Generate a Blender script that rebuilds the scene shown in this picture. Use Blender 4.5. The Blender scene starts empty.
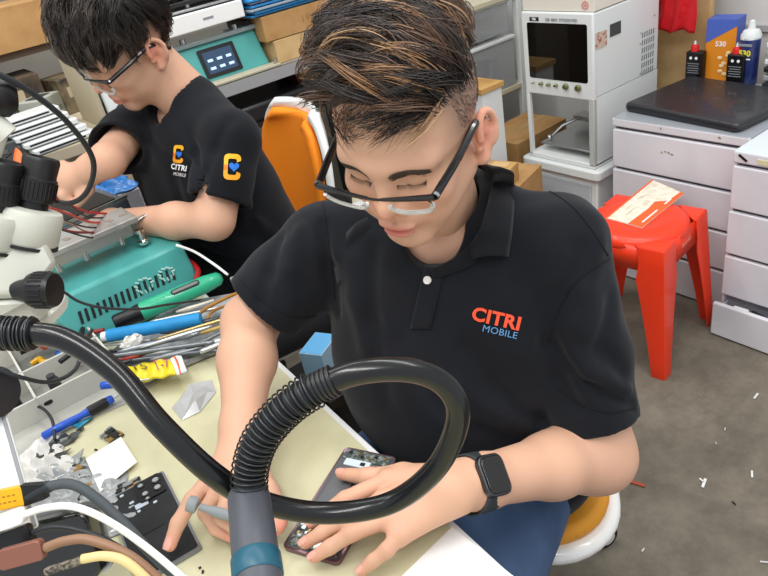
import bpy, bmesh, math, random
import numpy as np
from mathutils import Vector, Matrix, Euler
from mathutils.bvhtree import BVHTree
PI = math.pi
random.seed(7)
RNG = np.random.RandomState(11)
scene = bpy.context.scene
COL = scene.collection

# ------------------------------------------------------------------ camera
FPX = 680.0
ROLL, PITCH, HEAD, CAM_H = math.radians(11.4), math.radians(30.5), math.radians(32.7), 1.40
_hd = np.array([math.sin(HEAD), math.cos(HEAD), 0.0])
_rt = np.array([math.cos(HEAD), -math.sin(HEAD), 0.0])
_zz = np.array([0.0, 0.0, 1.0])
FWD = _hd*math.cos(PITCH) - _zz*math.sin(PITCH)
_u = _hd*math.sin(PITCH) + _zz*math.cos(PITCH)
CRT = math.cos(ROLL)*_rt - math.sin(ROLL)*_u
CUP = math.cos(ROLL)*_u + math.sin(ROLL)*_rt
CAM = np.array([0.0, 0.0, CAM_H])
def ray(px, py): return FWD + (px-384)/FPX*CRT - (py-288)/FPX*CUP
def atz(px, py, z): r = ray(px, py); return CAM + r*(z-CAM_H)/r[2]
def atd(px, py, d): return CAM + ray(px, py)*d
def aty(px, py, y): r = ray(px, py); return CAM + r*y/r[1]
def atx(px, py, x): r = ray(px, py); return CAM + r*x/r[0]
cd = bpy.data.cameras.new('camera'); cam = bpy.data.objects.new('camera', cd); COL.objects.link(cam)
mw = Matrix.Identity(4)
for i in range(3):
    mw[i][0] = CRT[i]; mw[i][1] = CUP[i]; mw[i][2] = -FWD[i]; mw[i][3] = CAM[i]
cam.matrix_world = mw
cd.sensor_width = 36.0; cd.lens = FPX*36.0/768.0; cd.clip_start = 0.02
scene.camera = cam

# ------------------------------------------------------------------ light
world = bpy.data.worlds.new('world'); scene.world = world; world.use_nodes = True
bg = world.node_tree.nodes['Background']
bg.inputs[0].default_value = (0.93, 0.96, 1.0, 1); bg.inputs[1].default_value = 0.72
def area(name, loc, size, energy, rot=(0, 0, 0), col=(1, 0.985, 0.95)):
    l = bpy.data.lights.new(name, 'AREA'); l.shape = 'RECTANGLE'; l.size, l.size_y = size; l.energy = energy; l.color = col
    o = bpy.data.objects.new(name, l); o.location = loc; o.rotation_euler = rot; COL.objects.link(o); return o
area('ceiling_tube', (-0.15, -0.15, 2.65), (0.16, 1.8), 22)
area('ceiling_tube', (1.25, 0.5, 2.65), (0.16, 2.2), 18)
area('ceiling_tube', (0.5, 2.0, 2.65), (1.8, 0.2), 11)
area('ceiling_tube', (-0.7, 1.2, 2.65), (0.2, 1.8), 10)
scene.view_settings.view_transform = 'Standard'; scene.view_settings.look = 'None'
scene.view_settings.gamma = 1.0; scene.view_settings.use_curve_mapping = False
scene.view_settings.exposure = 0.35

# ------------------------------------------------------------------ materials
def lin(h):
    if not isinstance(h, str): return tuple(h)+((1.0,) if len(h) == 3 else ())
    h = h.lstrip('#'); v = [int(h[i:i+2], 16)/255 for i in (0, 2, 4)]
    return tuple(x/12.92 if x <= .04045 else ((x+.055)/1.055)**2.4 for x in v) + (1.0,)
MATS = {}
def M(name, col='#808080', rough=0.5, metal=0.0, bump=None, var=None, trans=0.0, alpha=1.0, coat=0.0, sss=0.0, attr=None, emit=None, ior=1.45, spec=None, aniso=None, sheen=0.0):
    if name in MATS: return MATS[name]
    m = bpy.data.materials.new(name); m.use_nodes = True; nt = m.node_tree; n = nt.nodes; b = n['Principled BSDF']
    b.inputs['Base Color'].default_value = lin(col); b.inputs['Roughness'].default_value = rough
    b.inputs['Metallic'].default_value = metal; b.inputs['IOR'].default_value = ior
    b.inputs['Transmission Weight'].default_value = trans; b.inputs['Alpha'].default_value = alpha
    b.inputs['Coat Weight'].default_value = coat
    if spec is not None: b.inputs['Specular IOR Level'].default_value = spec
    if sheen: b.inputs['Sheen Weight'].default_value = sheen; b.inputs['Sheen Roughness'].default_value = .5
    if sss:
        b.inputs['Subsurface Weight'].default_value = sss; b.inputs['Subsurface Radius'].default_value = (1.0, .35, .2); b.inputs['Subsurface Scale'].default_value = 0.006
    tc = n.new('ShaderNodeTexCoord')
    src = None
    if attr:
        a = n.new('ShaderNodeAttribute'); a.attribute_name = attr; src = a.outputs['Color']; nt.links.new(src, b.inputs['Base Color'])
    if var:   # (scale, hex, lo, hi)
        t = n.new('ShaderNodeTexNoise'); t.inputs['Scale'].default_value = var[0]; t.inputs['Detail'].default_value = 6
        nt.links.new(tc.outputs['Object'], t.inputs['Vector'])
        r = n.new('ShaderNodeMapRange'); r.inputs[1].default_value = var[2]; r.inputs[2].default_value = var[3]
        nt.links.new(t.outputs['Fac'], r.inputs[0])
        mx = n.new('ShaderNodeMix'); mx.data_type = 'RGBA'; nt.links.new(r.outputs[0], mx.inputs[0])
        if src: nt.links.new(src, mx.inputs[6])
        else: mx.inputs[6].default_value = lin(col)
        mx.inputs[7].default_value = lin(var[1]); nt.links.new(mx.outputs[2], b.inputs['Base Color'])
    if bump:  # (scale, strength[, dist])
        t = n.new('ShaderNodeTexNoise'); t.inputs['Scale'].default_value = bump[0]; t.inputs['Detail'].default_value = 4
        nt.links.new(tc.outputs['Object'], t.inputs['Vector'])
        bp = n.new('ShaderNodeBump'); bp.inputs['Strength'].default_value = bump[1]; bp.inputs['Distance'].default_value = bump[2] if len(bump) > 2 else .001
        nt.links.new(t.outputs['Fac'], bp.inputs['Height']); nt.links.new(bp.outputs[0], b.inputs['Normal'])
    if emit: b.inputs['Emission Color'].default_value = lin(emit[0]); b.inputs['Emission Strength'].default_value = emit[1]
    MATS[name] = m; return m

# ------------------------------------------------------------------ objects
def tag(o, label=None, cat=None, group=None, kind=None):
    if label: o['label'] = label
    if cat: o['category'] = cat
    if group: o['group'] = group
    if kind: o['kind'] = kind
    return o
def rotm(rot): return Euler(rot).to_matrix().to_4x4()
def thing(name, loc, label, cat, group=None, rot=(0, 0, 0)):
    o = bpy.data.objects.new(name, None); COL.objects.link(o); o.empty_display_size = .05
    o.location = tuple(loc); o.rotation_euler = rot; o['label'] = label; o['category'] = cat
    if group: o['group'] = group
    return o
def xf(o): return Matrix.Translation(o.location) @ rotm(o.rotation_euler)
class B:
    """collects primitive shapes in one mesh"""
    def __init__(s): s.v = []; s.f = []; s.m = []; s.mi = 0; s.col = None
    def add(s, vs, fs):
        k = len(s.v); s.v += [tuple(float(c) for c in p) for p in vs]; s.f += [tuple(k+i for i in f) for f in fs]; s.m += [s.mi]*len(fs); return s
    def mat(s, i): s.mi = i; return s
    def box(s, c, d, rot=(0, 0, 0), taper=1.0):
        R = Euler(rot).to_matrix(); c = Vector(c); vs = []
        for z in (-1, 1):
            t = taper if z > 0 else 1
            for x, y in ((-1, -1), (1, -1), (1, 1), (-1, 1)): vs.append(c + R @ Vector((x*d[0]/2*t, y*d[1]/2*t, z*d[2]/2)))
        return s.add(vs, [(3, 2, 1, 0), (4, 5, 6, 7), (0, 1, 5, 4), (1, 2, 6, 5), (2, 3, 7, 6), (3, 0, 4, 7)])
    def prism(s, poly, z0, z1, T=None):
        T = T or Matrix.Identity(4); n = len(poly)
        vs = [T @ Vector((x, y, z0)) for x, y in poly] + [T @ Vector((x, y, z1)) for x, y in poly]
        return s.add(vs, [tuple(range(n-1, -1, -1)), tuple(range(n, 2*n))] + [(i, (i+1) % n, n+(i+1) % n, n+i) for i in range(n)])
    def lathe(s, prof, a, ax=(0, 0, 1), n=32, cap=True):
        """prof: list of (radius, height) along axis ax from a"""
        ax = Vector(ax).normalized(); t = Vector((1, 0, 0)) if abs(ax.x) < .9 else Vector((0, 1, 0)); u = ax.cross(t).normalized(); w = ax.cross(u); a = Vector(a)
        vs = [a + ax*h + (u*math.cos(2*PI*i/n) + w*math.sin(2*PI*i/n))*r for r, h in prof for i in range(n)]
        fs = [(j*n+i, j*n+(i+1) % n, (j+1)*n+(i+1) % n, (j+1)*n+i) for j in range(len(prof)-1) for i in range(n)]
        if cap: fs += [tuple(range(n-1, -1, -1)), tuple((len(prof)-1)*n+i for i in range(n))]
        return s.add(vs, fs)
    def cyl(s, a, b, r, r2=None, n=24):
        a, b = Vector(a), Vector(b); return s.lathe([(r, 0), (r if r2 is None else r2, (b-a).length)], a, b-a, n)
    def tube(s, pts, r, n=10, cap=True, flat=1.0):
        P = [Vector(p) for p in pts]; k = len(P); rr = r if hasattr(r, '__len__') else [r]*k; vs = []; u = None
        for i in range(k):
            t = (P[min(i+1, k-1)]-P[max(i-1, 0)]).normalized()
            if u is None: u = t.cross(Vector((0, 0, 1)) if abs(t.z) < .9 else Vector((1, 0, 0))).normalized()
            else: u = (u - t*u.dot(t)).normalized()
            w = t.cross(u)
            for j in range(n): vs.append(P[i] + (u*math.cos(2*PI*j/n) + w*math.sin(2*PI*j/n)*flat)*rr[i])
        fs = [(i*n+j, i*n+(j+1) % n, (i+1)*n+(j+1) % n, (i+1)*n+j) for i in range(k-1) for j in range(n)]
        if cap: fs += [tuple(range(n-1, -1, -1)), tuple((k-1)*n+i for i in range(n))]
        return s.add(vs, fs)
    def sphere(s, c, r, n=16, sc=(1, 1, 1)):
        prof = [(max(1e-5, math.sin(PI*i/n)), -math.cos(PI*i/n)) for i in range(n+1)]; k = len(s.v)
        s.lathe([(p*r, h*r) for p, h in prof], (0, 0, 0), (0, 0, 1), 2*n)
        for i in range(k, len(s.v)): v = s.v[i]; s.v[i] = (v[0]*sc[0]+c[0], v[1]*sc[1]+c[1], v[2]*sc[2]+c[2])
        return s
    def grid(s, fn, nu, nv, closeu=False, thick=0):
        vs = [fn(i/(nu-(0 if closeu else 1)), j/(nv-1)) for i in range(nu) for j in range(nv)]
        fs = [(i*nv+j, ((i+1) % nu)*nv+j, ((i+1) % nu)*nv+j+1, i*nv+j+1) for i in range(nu if closeu else nu-1) for j in range(nv-1)]
        return s.add(vs, fs)
    def obj(s, name, mats, parent=None, world=False, smooth=True, bevel=0, seg=2, solid=0, sub=0, loc=None, rot=None, auto=35):
        me = bpy.data.meshes.new(name); me.from_pydata(s.v, [], s.f)
        for m in (mats if isinstance(mats, (list, tuple)) else [mats]): me.materials.append(m)
        me.polygons.foreach_set('material_index', s.m)
        if s.col is not None: setcol(me, s.col)
        return finish(name, me, parent, world, smooth, bevel, seg, solid, sub, loc, rot, auto)
def setcol(me, c):
    c = np.asarray(c, dtype=np.float32)
    if c.shape[1] == 3: c = np.concatenate([c, np.ones((len(c), 1), np.float32)], 1)
    a = me.color_attributes.new('Col', 'FLOAT_COLOR', 'POINT'); a.data.foreach_set('color', c.ravel())
def finish(name, me, parent=None, world=False, smooth=True, bevel=0, seg=2, solid=0, sub=0, loc=None, rot=None, auto=35):
    me.validate(); me.update()
    if smooth:
        me.polygons.foreach_set('use_smooth', [True]*len(me.polygons))
        if auto < 180: 
            try: me.set_sharp_from_angle(angle=math.radians(auto))
            except Exception: pass
    o = bpy.data.objects.new(name, me); COL.objects.link(o)
    if loc is not None: o.location = tuple(loc)
    if rot is not None: o.rotation_euler = rot
    if parent is not None:
        o.parent = parent
        if world:
            T = xf(parent)
            if parent.parent is not None: T = parent.parent.matrix_parent_inverse_fix @ T if False else (xf(parent.parent) @ parent.matrix_parent_inverse @ T)
            o.matrix_parent_inverse = T.inverted()
    if solid: q = o.modifiers.new('s', 'SOLIDIFY'); q.thickness = solid; q.offset = 0
    if bevel: q = o.modifiers.new('b', 'BEVEL'); q.width = bevel; q.segments = seg; q.limit_method = 'ANGLE'; q.angle_limit = math.radians(40)
    if sub: q = o.modifiers.new('u', 'SUBSURF'); q.levels = sub; q.render_levels = sub
    return o
def center_obj(o, loc):
    """move the origin of an unparented mesh to loc without moving the geometry"""
    me = o.data; me.transform(Matrix.Translation(-Vector(loc))); o.location = tuple(loc); return o
def spline(pts, n=8):
    P = [np.asarray(p, float) for p in pts]; P = [2*P[0]-P[1]] + P + [2*P[-1]-P[-2]]; out = []
    for i in range(1, len(P)-2):
        for j in range(n):
            t = j/n; out.append(.5*((2*P[i]) + (P[i+1]-P[i-1])*t + (2*P[i-1]-5*P[i]+4*P[i+1]-P[i+2])*t*t + (3*P[i]-P[i-1]-3*P[i+1]+P[i+2])*t**3))
    out.append(P[-2]); return out
def rrect(w, h, r, n=5, cx=0, cy=0):
    out = []
    for sx, sy, a0 in ((1, 1, 0), (-1, 1, 90), (-1, -1, 180), (1, -1, 270)):
        for i in range(n+1):
            a = math.radians(a0+90*i/n); out.append((cx+sx*(w/2-r)+r*math.cos(a), cy+sy*(h/2-r)+r*math.sin(a)))
    return out
def text_mesh(txt, size, offset=0.0, extrude=0.0, align='CENTER', space=1.0):
    """triangulated text as numpy verts + faces, lying in XY, centred"""
    cu = bpy.data.curves.new('t', 'FONT'); cu.body = txt; cu.size = size; cu.offset = offset; cu.extrude = extrude; cu.space_character = space
    cu.align_x = align; cu.align_y = 'CENTER'; cu.resolution_u = 3
    o = bpy.data.objects.new('t', cu); COL.objects.link(o); dg = bpy.context.evaluated_depsgraph_get(); dg.update()
    me = bpy.data.meshes.new_from_object(o.evaluated_get(dg)); v = [tuple(x.co) for x in me.vertices]; f = [tuple(p.vertices) for p in me.polygons]
    bpy.data.objects.remove(o); bpy.data.curves.remove(cu); bpy.data.meshes.remove(me); return v, f
def text_on(name, txt, size, T, mat, parent, offset=0.0, depth=.0004, space=1.0, world=False):
    """raised lettering: T maps XY plane of the text into parent's (or world) space"""
    v, f = text_mesh(txt, size, offset, depth, space=space); b = B(); b.add([T @ Vector(p) for p in v], f)
    return b.obj(name, mat, parent, world=world, smooth=False)
def frame(o, x, y):
    """matrix with origin o, x axis x, y axis made perpendicular, z = x cross y"""
    x = Vector(x).normalized(); y = Vector(y); y = (y-x*y.dot(x)).normalized(); z = x.cross(y)
    m = Matrix.Identity(4)
    for i in range(3): m[i][0], m[i][1], m[i][2], m[i][3] = x[i], y[i], z[i], o[i]
    return m

# ------------------------------------------------------------------ signed distance modelling
def _cap(P, a, b, ra, rb):
    a = np.asarray(a, np.float32); b = np.asarray(b, np.float32); ab = b-a; L = max(float(ab@ab), 1e-10)
    X, Y, Z = P; x = X-a[0]; y = Y-a[1]; z = Z-a[2]
    t = np.clip((x*ab[0]+y*ab[1]+z*ab[2])/L, 0, 1)
    return np.sqrt((x-t*ab[0])**2+(y-t*ab[1])**2+(z-t*ab[2])**2) - (ra+(rb-ra)*t)
def _ell(P, c, r, R=None):
    x, y, z = P[0]-c[0], P[1]-c[1], P[2]-c[2]
    if R is not None: x, y, z = (R[0][0]*x+R[1][0]*y+R[2][0]*z, R[0][1]*x+R[1][1]*y+R[2][1]*z, R[0][2]*x+R[1][2]*y+R[2][2]*z)
    k0 = np.sqrt((x/r[0])**2+(y/r[1])**2+(z/r[2])**2); k1 = np.sqrt((x/r[0]**2)**2+(y/r[1]**2)**2+(z/r[2]**2)**2)
    return k0*(k0-1)/np.maximum(k1, 1e-6)
class SDF:
    def __init__(s, lo, hi, h):
        s.lo = np.array(lo, float); s.h = h; n = np.ceil((np.array(hi)-s.lo)/h).astype(int)+1
        s.ax = [(s.lo[i]+h*np.arange(n[i])).astype(np.float32) for i in range(3)]; s.S = np.full(tuple(n), .5, np.float32)
    def sub(s, lo, hi):
        sl = []
        for i in range(3):
            a = max(0, int((lo[i]-s.lo[i])/s.h)); b = min(len(s.ax[i]), int((hi[i]-s.lo[i])/s.h)+2)
            if b <= a: return None, None
            sl.append(slice(a, b))
        return tuple(sl), np.meshgrid(*[s.ax[i][sl[i]] for i in range(3)], indexing='ij', sparse=True)
    def op(s, lo, hi, fn, k, mode):
        m = k+3*s.h; sl, P = s.sub([x-m for x in lo], [x+m for x in hi])
        if sl is None: return s
        d = fn(P).astype(np.float32); A = s.S[sl]
        if mode == 'u':
            h = np.maximum(k-np.abs(A-d), 0)/max(k, 1e-6); s.S[sl] = np.minimum(A, d)-h*h*k*.25
        else:
            h = np.maximum(k-np.abs(A+d), 0)/max(k, 1e-6); s.S[sl] = np.maximum(A, -d)+h*h*k*.25
        return s
    def cap(s, a, b, ra, rb=None, k=.01, mode='u'):
        rb = ra if rb is None else rb; r = max(ra, rb); a = np.asarray(a, float); b = np.asarray(b, float)
        return s.op(np.minimum(a, b)-r, np.maximum(a, b)+r, lambda P: _cap(P, a, b, ra, rb), k, mode)
    def chain(s, pts, rs, k=.006, mode='u'):
        for i in range(len(pts)-1): s.cap(pts[i], pts[i+1], rs[i], rs[i+1], k, mode)
        return s
    def ell(s, c, r, k=.01, mode='u', R=None):
        q = max(r) if R is not None else None; c = np.asarray(c, float); rr = np.array([q]*3 if q else r)
        return s.op(c-rr, c+rr, lambda P: _ell(P, c, r, R), k, mode)
    def ball(s, c, r, k=.01, mode='u'): return s.cap(c, np.asarray(c, float)+1e-4, r, r, k, mode)
    def disp(s, fn):
        P = np.meshgrid(*s.ax, indexing='ij', sparse=True); m = np.abs(s.S) < .03; s.S = np.where(m, s.S+fn(P), s.S).astype(np.float32); return s
    def mesh(s, smooth=2):
        S = s.S; nx, ny, nz = S.shape; ins = S < 0
        cells = np.zeros((nx-1, ny-1, nz-1), bool); c0 = ins[:-1, :-1, :-1]
        for dx in (0, 1):
            for dy in (0, 1):
                for dz in (0, 1): cells |= (ins[dx:nx-1+dx, dy:ny-1+dy, dz:nz-1+dz] != c0)
        idx = np.argwhere(cells); vid = -np.ones(cells.shape, np.int32); vid[tuple(idx.T)] = np.arange(len(idx))
        acc = np.zeros((len(idx), 3)); cnt = np.zeros(len(idx)); I = idx
        cor = [(0, 0, 0), (1, 0, 0), (0, 1, 0), (1, 1, 0), (0, 0, 1), (1, 0, 1), (0, 1, 1), (1, 1, 1)]
        V = [S[I[:, 0]+c[0], I[:, 1]+c[1], I[:, 2]+c[2]] for c in cor]
        for a in range(8):
            for b in range(a+1, 8):
                if sum(abs(cor[a][i]-cor[b][i]) for i in range(3)) != 1: continue
                m = (V[a] < 0) != (V[b] < 0); va, vb = V[a][m], V[b][m]; t = va/(va-vb)
                acc[m] += np.array(cor[a])+t[:, None]*(np.array(cor[b])-np.array(cor[a])); cnt[m] += 1
        vs = s.lo+s.h*(I+acc/cnt[:, None]); faces = []
        for ax in range(3):
            o1, o2 = [(1, 2), (2, 0), (0, 1)][ax]
            A = [slice(None)]*3; Bq = [slice(None)]*3; A[ax] = slice(0, -1); Bq[ax] = slice(1, None)
            a = ins[tuple(A)]; b = ins[tuple(Bq)]; e = np.argwhere(a != b); ok = (e[:, o1] > 0) & (e[:, o2] > 0) & (e[:, o1] < S.shape[o1]-1) & (e[:, o2] < S.shape[o2]-1); e = e[ok]
            def g(d1, d2):
                q = e.copy(); q[:, o1] -= d1; q[:, o2] -= d2; return vid[q[:, 0], q[:, 1], q[:, 2]]
            q = np.stack([g(1, 1), g(0, 1), g(0, 0), g(1, 0)], 1); fl = ~a[tuple(e.T)]; q[fl] = q[fl][:, ::-1]; faces.append(q)
        F = np.concatenate(faces); F = F[(F >= 0).all(1)]
        E = np.concatenate([F[:, [0, 1]], F[:, [1, 2]], F[:, [2, 3]], F[:, [3, 0]]])
        for _ in range(smooth):
            ac = np.zeros_like(vs); n = np.zeros(len(vs))
            for i in range(3): ac[:, i] = np.bincount(E[:, 0], vs[E[:, 1], i], len(vs))+np.bincount(E[:, 1], vs[E[:, 0], i], len(vs))
            n = np.bincount(E[:, 0], minlength=len(vs))+np.bincount(E[:, 1], minlength=len(vs))
            vs = .5*vs+.5*ac/np.maximum(n, 1)[:, None]
        return vs, F
def np_obj(name, vs, F, mats, parent=None, world=False, col=None, loc=None, **kw):
    me = bpy.data.meshes.new(name); vs = np.asarray(vs)
    if loc is not None: vs = vs-np.asarray(loc)
    me.from_pydata(vs.tolist(), [], F.tolist() if hasattr(F, 'tolist') else F)
    for m in (mats if isinstance(mats, (list, tuple)) else [mats]): me.materials.append(m)
    if col is not None: setcol(me, col)
    return finish(name, me, parent, world, loc=loc, auto=180, **kw)
def join_np(parts):
    V = []; F = []; C = []; k = 0
    for v, f, c in parts: V.append(v); F.append(f+k); C.append(c); k += len(v)
    return np.concatenate(V), np.concatenate(F), np.concatenate(C)
def rot_head(yaw, pitch, roll):
    yaw, pitch, roll = map(math.radians, (yaw, pitch, roll)); cy, sy, cp, sp, cr, sr = math.cos(yaw), math.sin(yaw), math.cos(pitch), math.sin(pitch), math.cos(roll), math.sin(roll)
    return np.array([[cy, -sy, 0], [sy, cy, 0], [0, 0, 1]]) @ np.array([[1, 0, 0], [0, cp, -sp], [0, sp, cp]]) @ np.array([[cr, 0, sr], [0, 1, 0], [-sr, 0, cr]])

m_steel = M('steel', '#b9bcbe', .25, metal=1.0)
# ------------------------------------------------------------------ the room
m_floor = M('worn_floor', '#6b6458', .75, var=(3.5, '#837b6d', .35, .75), bump=(60, .3, .002))
nt = m_floor.node_tree; _b = nt.nodes['Principled BSDF']; _l = _b.inputs['Base Color'].links[0].from_socket
_n = nt.nodes.new('ShaderNodeTexNoise'); _n.inputs['Scale'].default_value = 11; _n.inputs['Detail'].default_value = 9; _n.inputs['Roughness'].default_value = .75
_tc = nt.nodes.new('ShaderNodeTexCoord'); nt.links.new(_tc.outputs['Object'], _n.inputs['Vector'])
_r = nt.nodes.new('ShaderNodeMapRange'); _r.inputs[1].default_value = .38; _r.inputs[2].default_value = .62; _r.inputs[3].default_value = .72; _r.inputs[4].default_value = 1.08; nt.links.new(_n.outputs['Fac'], _r.inputs[0])
_m = nt.nodes.new('ShaderNodeMix'); _m.data_type = 'RGBA'; _m.blend_type = 'MULTIPLY'; _m.inputs[0].default_value = 1; nt.links.new(_l, _m.inputs[6]); nt.links.new(_r.outputs[0], _m.inputs[7]); nt.links.new(_m.outputs[2], _b.inputs['Base Color'])
def struct(name, b, mats, **kw):
    o = b.obj(name, mats, **kw); o['kind'] = 'structure'; return o
struct('floor', B().box((.9, 1.2, -.02), (5, 5, .04)), m_floor, smooth=False)
m_wall = M('painted_wall', '#d6d6d6', .8, var=(2, '#c6c6c6', .4, .7))
struct('wall_right', B().box((2.56, 1.2, 1.35), (.06, 5, 2.7)), m_wall, smooth=False)
struct('wall_back', B().box((.9, 3.0, 1.35), (5, .06, 2.7)), M('back_wall', '#8f8a80', .8, var=(2, '#777168', .4, .7)), smooth=False)
# ------------------------------------------------------------------ furniture
def W3(p): return Vector([float(c) for c in p])
m_white = M('white_plastic', '#dcdce2', .45, var=(5, '#c9c9d0', .45, .75))
m_white2 = M('white_enamel', '#dfe3e2', .35, coat=.2)
m_grey = M('grey_plastic', '#8e9094', .5)
m_dark = M('dark_plastic', '#1c1d1f', .45)
m_card = M('cardboard', '#b98f5c', .85, var=(20, '#a87f4e', .4, .7))
m_card2 = M('pale_cardboard', '#cfae7c', .85, var=(20, '#bf9c6a', .4, .7))
m_alu = M('brushed_aluminium', '#b4b6b6', .35, metal=.9)
m_red = M('red_stool_plastic', '#ef3b18', .38, coat=.15)
m_black = M('black_plastic', '#0e0e10', .35)
m_rubber = M('black_rubber', '#161618', .6)
m_wood = M('plywood', '#c59a5c', .7, var=(12, '#ad8248', .4, .7))
m_cream = M('cream_silicone_mat', '#cfcba9', .5, var=(14, '#c0bc97', .4, .75), bump=(200, .15, .001))
m_paper = M('white_paper', '#f0f0ee', .7)

# wall details on the right
struct('trim_1', B().box((2.525, 1.1, .735), (.02, 1.3, .02)), M('grey_trim', '#a9abac', .6), smooth=False)
t = thing('wooden_board', (2.41, 1.50, 0), 'tall tan wooden board standing against the right wall beside the white machine', 'board')
B().box((0, -.00, .70), (.03, .36, 1.40)).obj('panel', m_card2, t, smooth=False, bevel=.002)
# red plastic bag with white print, hanging on the board
b = B()
def bag(u, v):
    y = 1.475-u*.155; z = 1.06-v*.285; return (2.30-.012*math.sin(PI*u)-.006*math.sin(u*17+v*5)*v, y+.01*math.sin(v*6), z+.006*math.sin(u*11))
b.grid(bag, 24, 24)
bg_ = b.obj('plastic_bag', M('red_plastic_film', '#c4121c', .35, bump=(30, .6, .01)), None, solid=.002, auto=180)
center_obj(bg_, (2.30, 1.37, .81)); tag(bg_, 'red plastic bag with white print hanging beside the white machine', 'bag')
for i, (yy, zz1, w, hh) in enumerate([(1.405, .98, .045, .02), (1.405, .94, .05, .006), (1.405, .925, .045, .006), (1.405, .912, .05, .006), (1.385, .895, .04, .005)]):
    B().box((2.281, yy-.01, zz1), (.002, w, hh)).obj('print', M('bag_print', '#e8a8a4', .6), bg_, world=True, smooth=False)

# drawer units
def drawer_unit(loc, w, d, gaps, top, label, pulled=None, topmat=None):
    """gaps: heights of the dark joints from the top joint down to the floor"""
    t = thing('drawer_unit', loc, label, 'drawers')
    B().box((d/2+.012, 0, top/2), (d-.024, w-.012, top-.012)).obj('body', m_gapgrey, t, smooth=False, bevel=.002)
    for sy in (-1, 1): B().box((d/2+.006, sy*(w/2-.004), top/2), (d-.010, .008, top-.006)).obj('side_panel', m_white, t, smooth=False, bevel=.002)
    B().box((.010, 0, (gaps[0]+top)/2), (.022, w, top-gaps[0]-.002)).obj('top_rail', m_white, t, bevel=.004, seg=3)
    B().prism(rrect(d, w, .008, 4, d/2, 0), top-.006, top, None).obj('top_panel', topmat, t, bevel=.002)
    for i in range(len(gaps)-1):
        z1, z0 = gaps[i]-.009, gaps[i+1]+.001; o = -.045 if pulled == i else 0
        dr = B().box((.007+o, 0, (z0+z1)/2), (.016, w-.004, z1-z0)).obj('drawer', m_white, t, bevel=.004, seg=3)
        if pulled == i:
            b = B()
            for sy in (-1, 1): b.box((.10, sy*(w/2-.014), (z0+z1)/2-.01), (.26, .004, z1-z0-.03))
            b.box((.10, 0, z0+.02), (.26, w-.03, .004)); b.obj('drawer_box', m_white, dr, smooth=False)
            for j, (yy, hx) in enumerate([(.10, '#1d1d1f'), (.04, '#d7d7d7'), (-.02, '#c8b62c'), (-.08, '#3c6e9e'), (.15, '#e6e6e6'), (-.14, '#2b2b2b')]):
                q = tag(B().box((0, 0, 0), (.022, .045, .05), rot=(.2, .1*j, .1*j)).obj('packet', M('packet_'+str(j), hx, .5), None, bevel=.004, loc=(loc[0]-.018, loc[1]+yy, z1-.035)), ['small black packet', 'small grey packet', 'small yellow packet', 'small blue packet', 'small white packet', 'small charcoal packet'][j]+' showing inside the open bottom drawer', 'packet', 'packets in the open drawer')
    return t
m_gapgrey = M('joint_grey', '#8d8f99', .6)
u1 = drawer_unit((1.885, 1.122, 0), .458, .46, [.572, .430, .290, .150, .004], .602, 'wide white plastic drawer unit with the black padded slab on top', topmat=M('grey_top_panel', '#9aa0a6', .35, coat=.3))
u2 = drawer_unit((1.79, .667, 0), .446, .46, [.565, .424, .276, .130, .004], .600, 'white plastic drawer unit at the right edge with its bottom drawer open', pulled=3, topmat=M('bluish_white_top', '#d7dfe4', .4))
B().box((-.002, .195, .584), (.003, .028, .006), rot=(.6, 0, 0)).obj('black_mark', m_black, u2, smooth=False)
B().box((-.0015, .12, .580), (.003, .07, .014)).obj('tape', M('yellow_tape', '#d8d3a6', .6), u2, smooth=False)
for (yy, zz1, r) in ((.02, .515, .004), (.032, .517, .003), (.008, .511, .004), (.05, .590, .003), (-.14, .590, .004), (.044, .512, .003)):
    B().box((-.0015, yy, zz1), (.0015, r*2.2, r), rot=(.5*yy*40, 0, 0)).obj('scratch', M('rust_mark', '#8a7a5c', .7), u1, smooth=False)
# black padded slab
T = Matrix.Translation((2.09, 1.125, .602))@Matrix.Rotation(-.12, 4, 'Z')
b = B().prism(rrect(.335, .42, .02, 6), 0, .030, T)
pad = b.obj('padded_slab', M('black_vinyl', '#26262a', .38, bump=(55, .5, .004), coat=.2), None, bevel=.012, seg=4)
tag(center_obj(pad, (2.09, 1.125, .602)), 'flat black vinyl covered slab lying on the wide white drawer unit', 'slab')
# bottles and boxes behind it
def on_u1(px, xx): p = atx(px[0], px[1], xx); return p
zt = .602
def oil_bottle(px, lab):
    p = aty_z(px, 2.31); t = thing('fluid_bottle', (p[0], p[1], zt), lab, 'bottle', 'small black fluid bottles')
    B().prism(rrect(.034, .060, .006, 4), 0, .105).obj('bottle_body', m_black, t, bevel=.003)
    B().lathe([(.0135, 0), (.0135, .014), (.011, .020), (.006, .023)], (0, .006, .105), n=20).obj('red_cap', M('red_cap', '#d22125', .4), t)
    B().cyl((0, .006, .127), (0, .006, .140), .005, .0025, 12).obj('spout', m_white, t)
    for dy in (.010, -.010): B().lathe([(.0052, 0), (.0052, .0006)], (-.0172, dy, .085), (-1, 0, 0), 14).obj('white_dot', m_paper, t)
    for k in range(5): B().box((-.0173, 0, .066-k*.008), (.0004, .044-.006*(k % 2), .0022)).obj('label_line', M('grey_print', '#8d9095', .6), t, smooth=False)
    return t
def aty_z(px, xx): p = atx(px, 60, xx); return p
a = oil_bottle(696, 'black fluid bottle with red cap nearest the white machine')
a2 = oil_bottle(738, 'black fluid bottle with red cap in front of the spray can')
p = atx(709, 50, 2.345); t = thing('contact_cleaner_box', (2.37, 1.245, zt), 'tall blue and orange carton behind the two black bottles', 'box', rot=(0, 0, .12))
B().prism(rrect(.07, .10, .002, 2), 0, .205).obj('carton', M('orange_card', '#e08a1e', .5), t, smooth=False)
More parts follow.
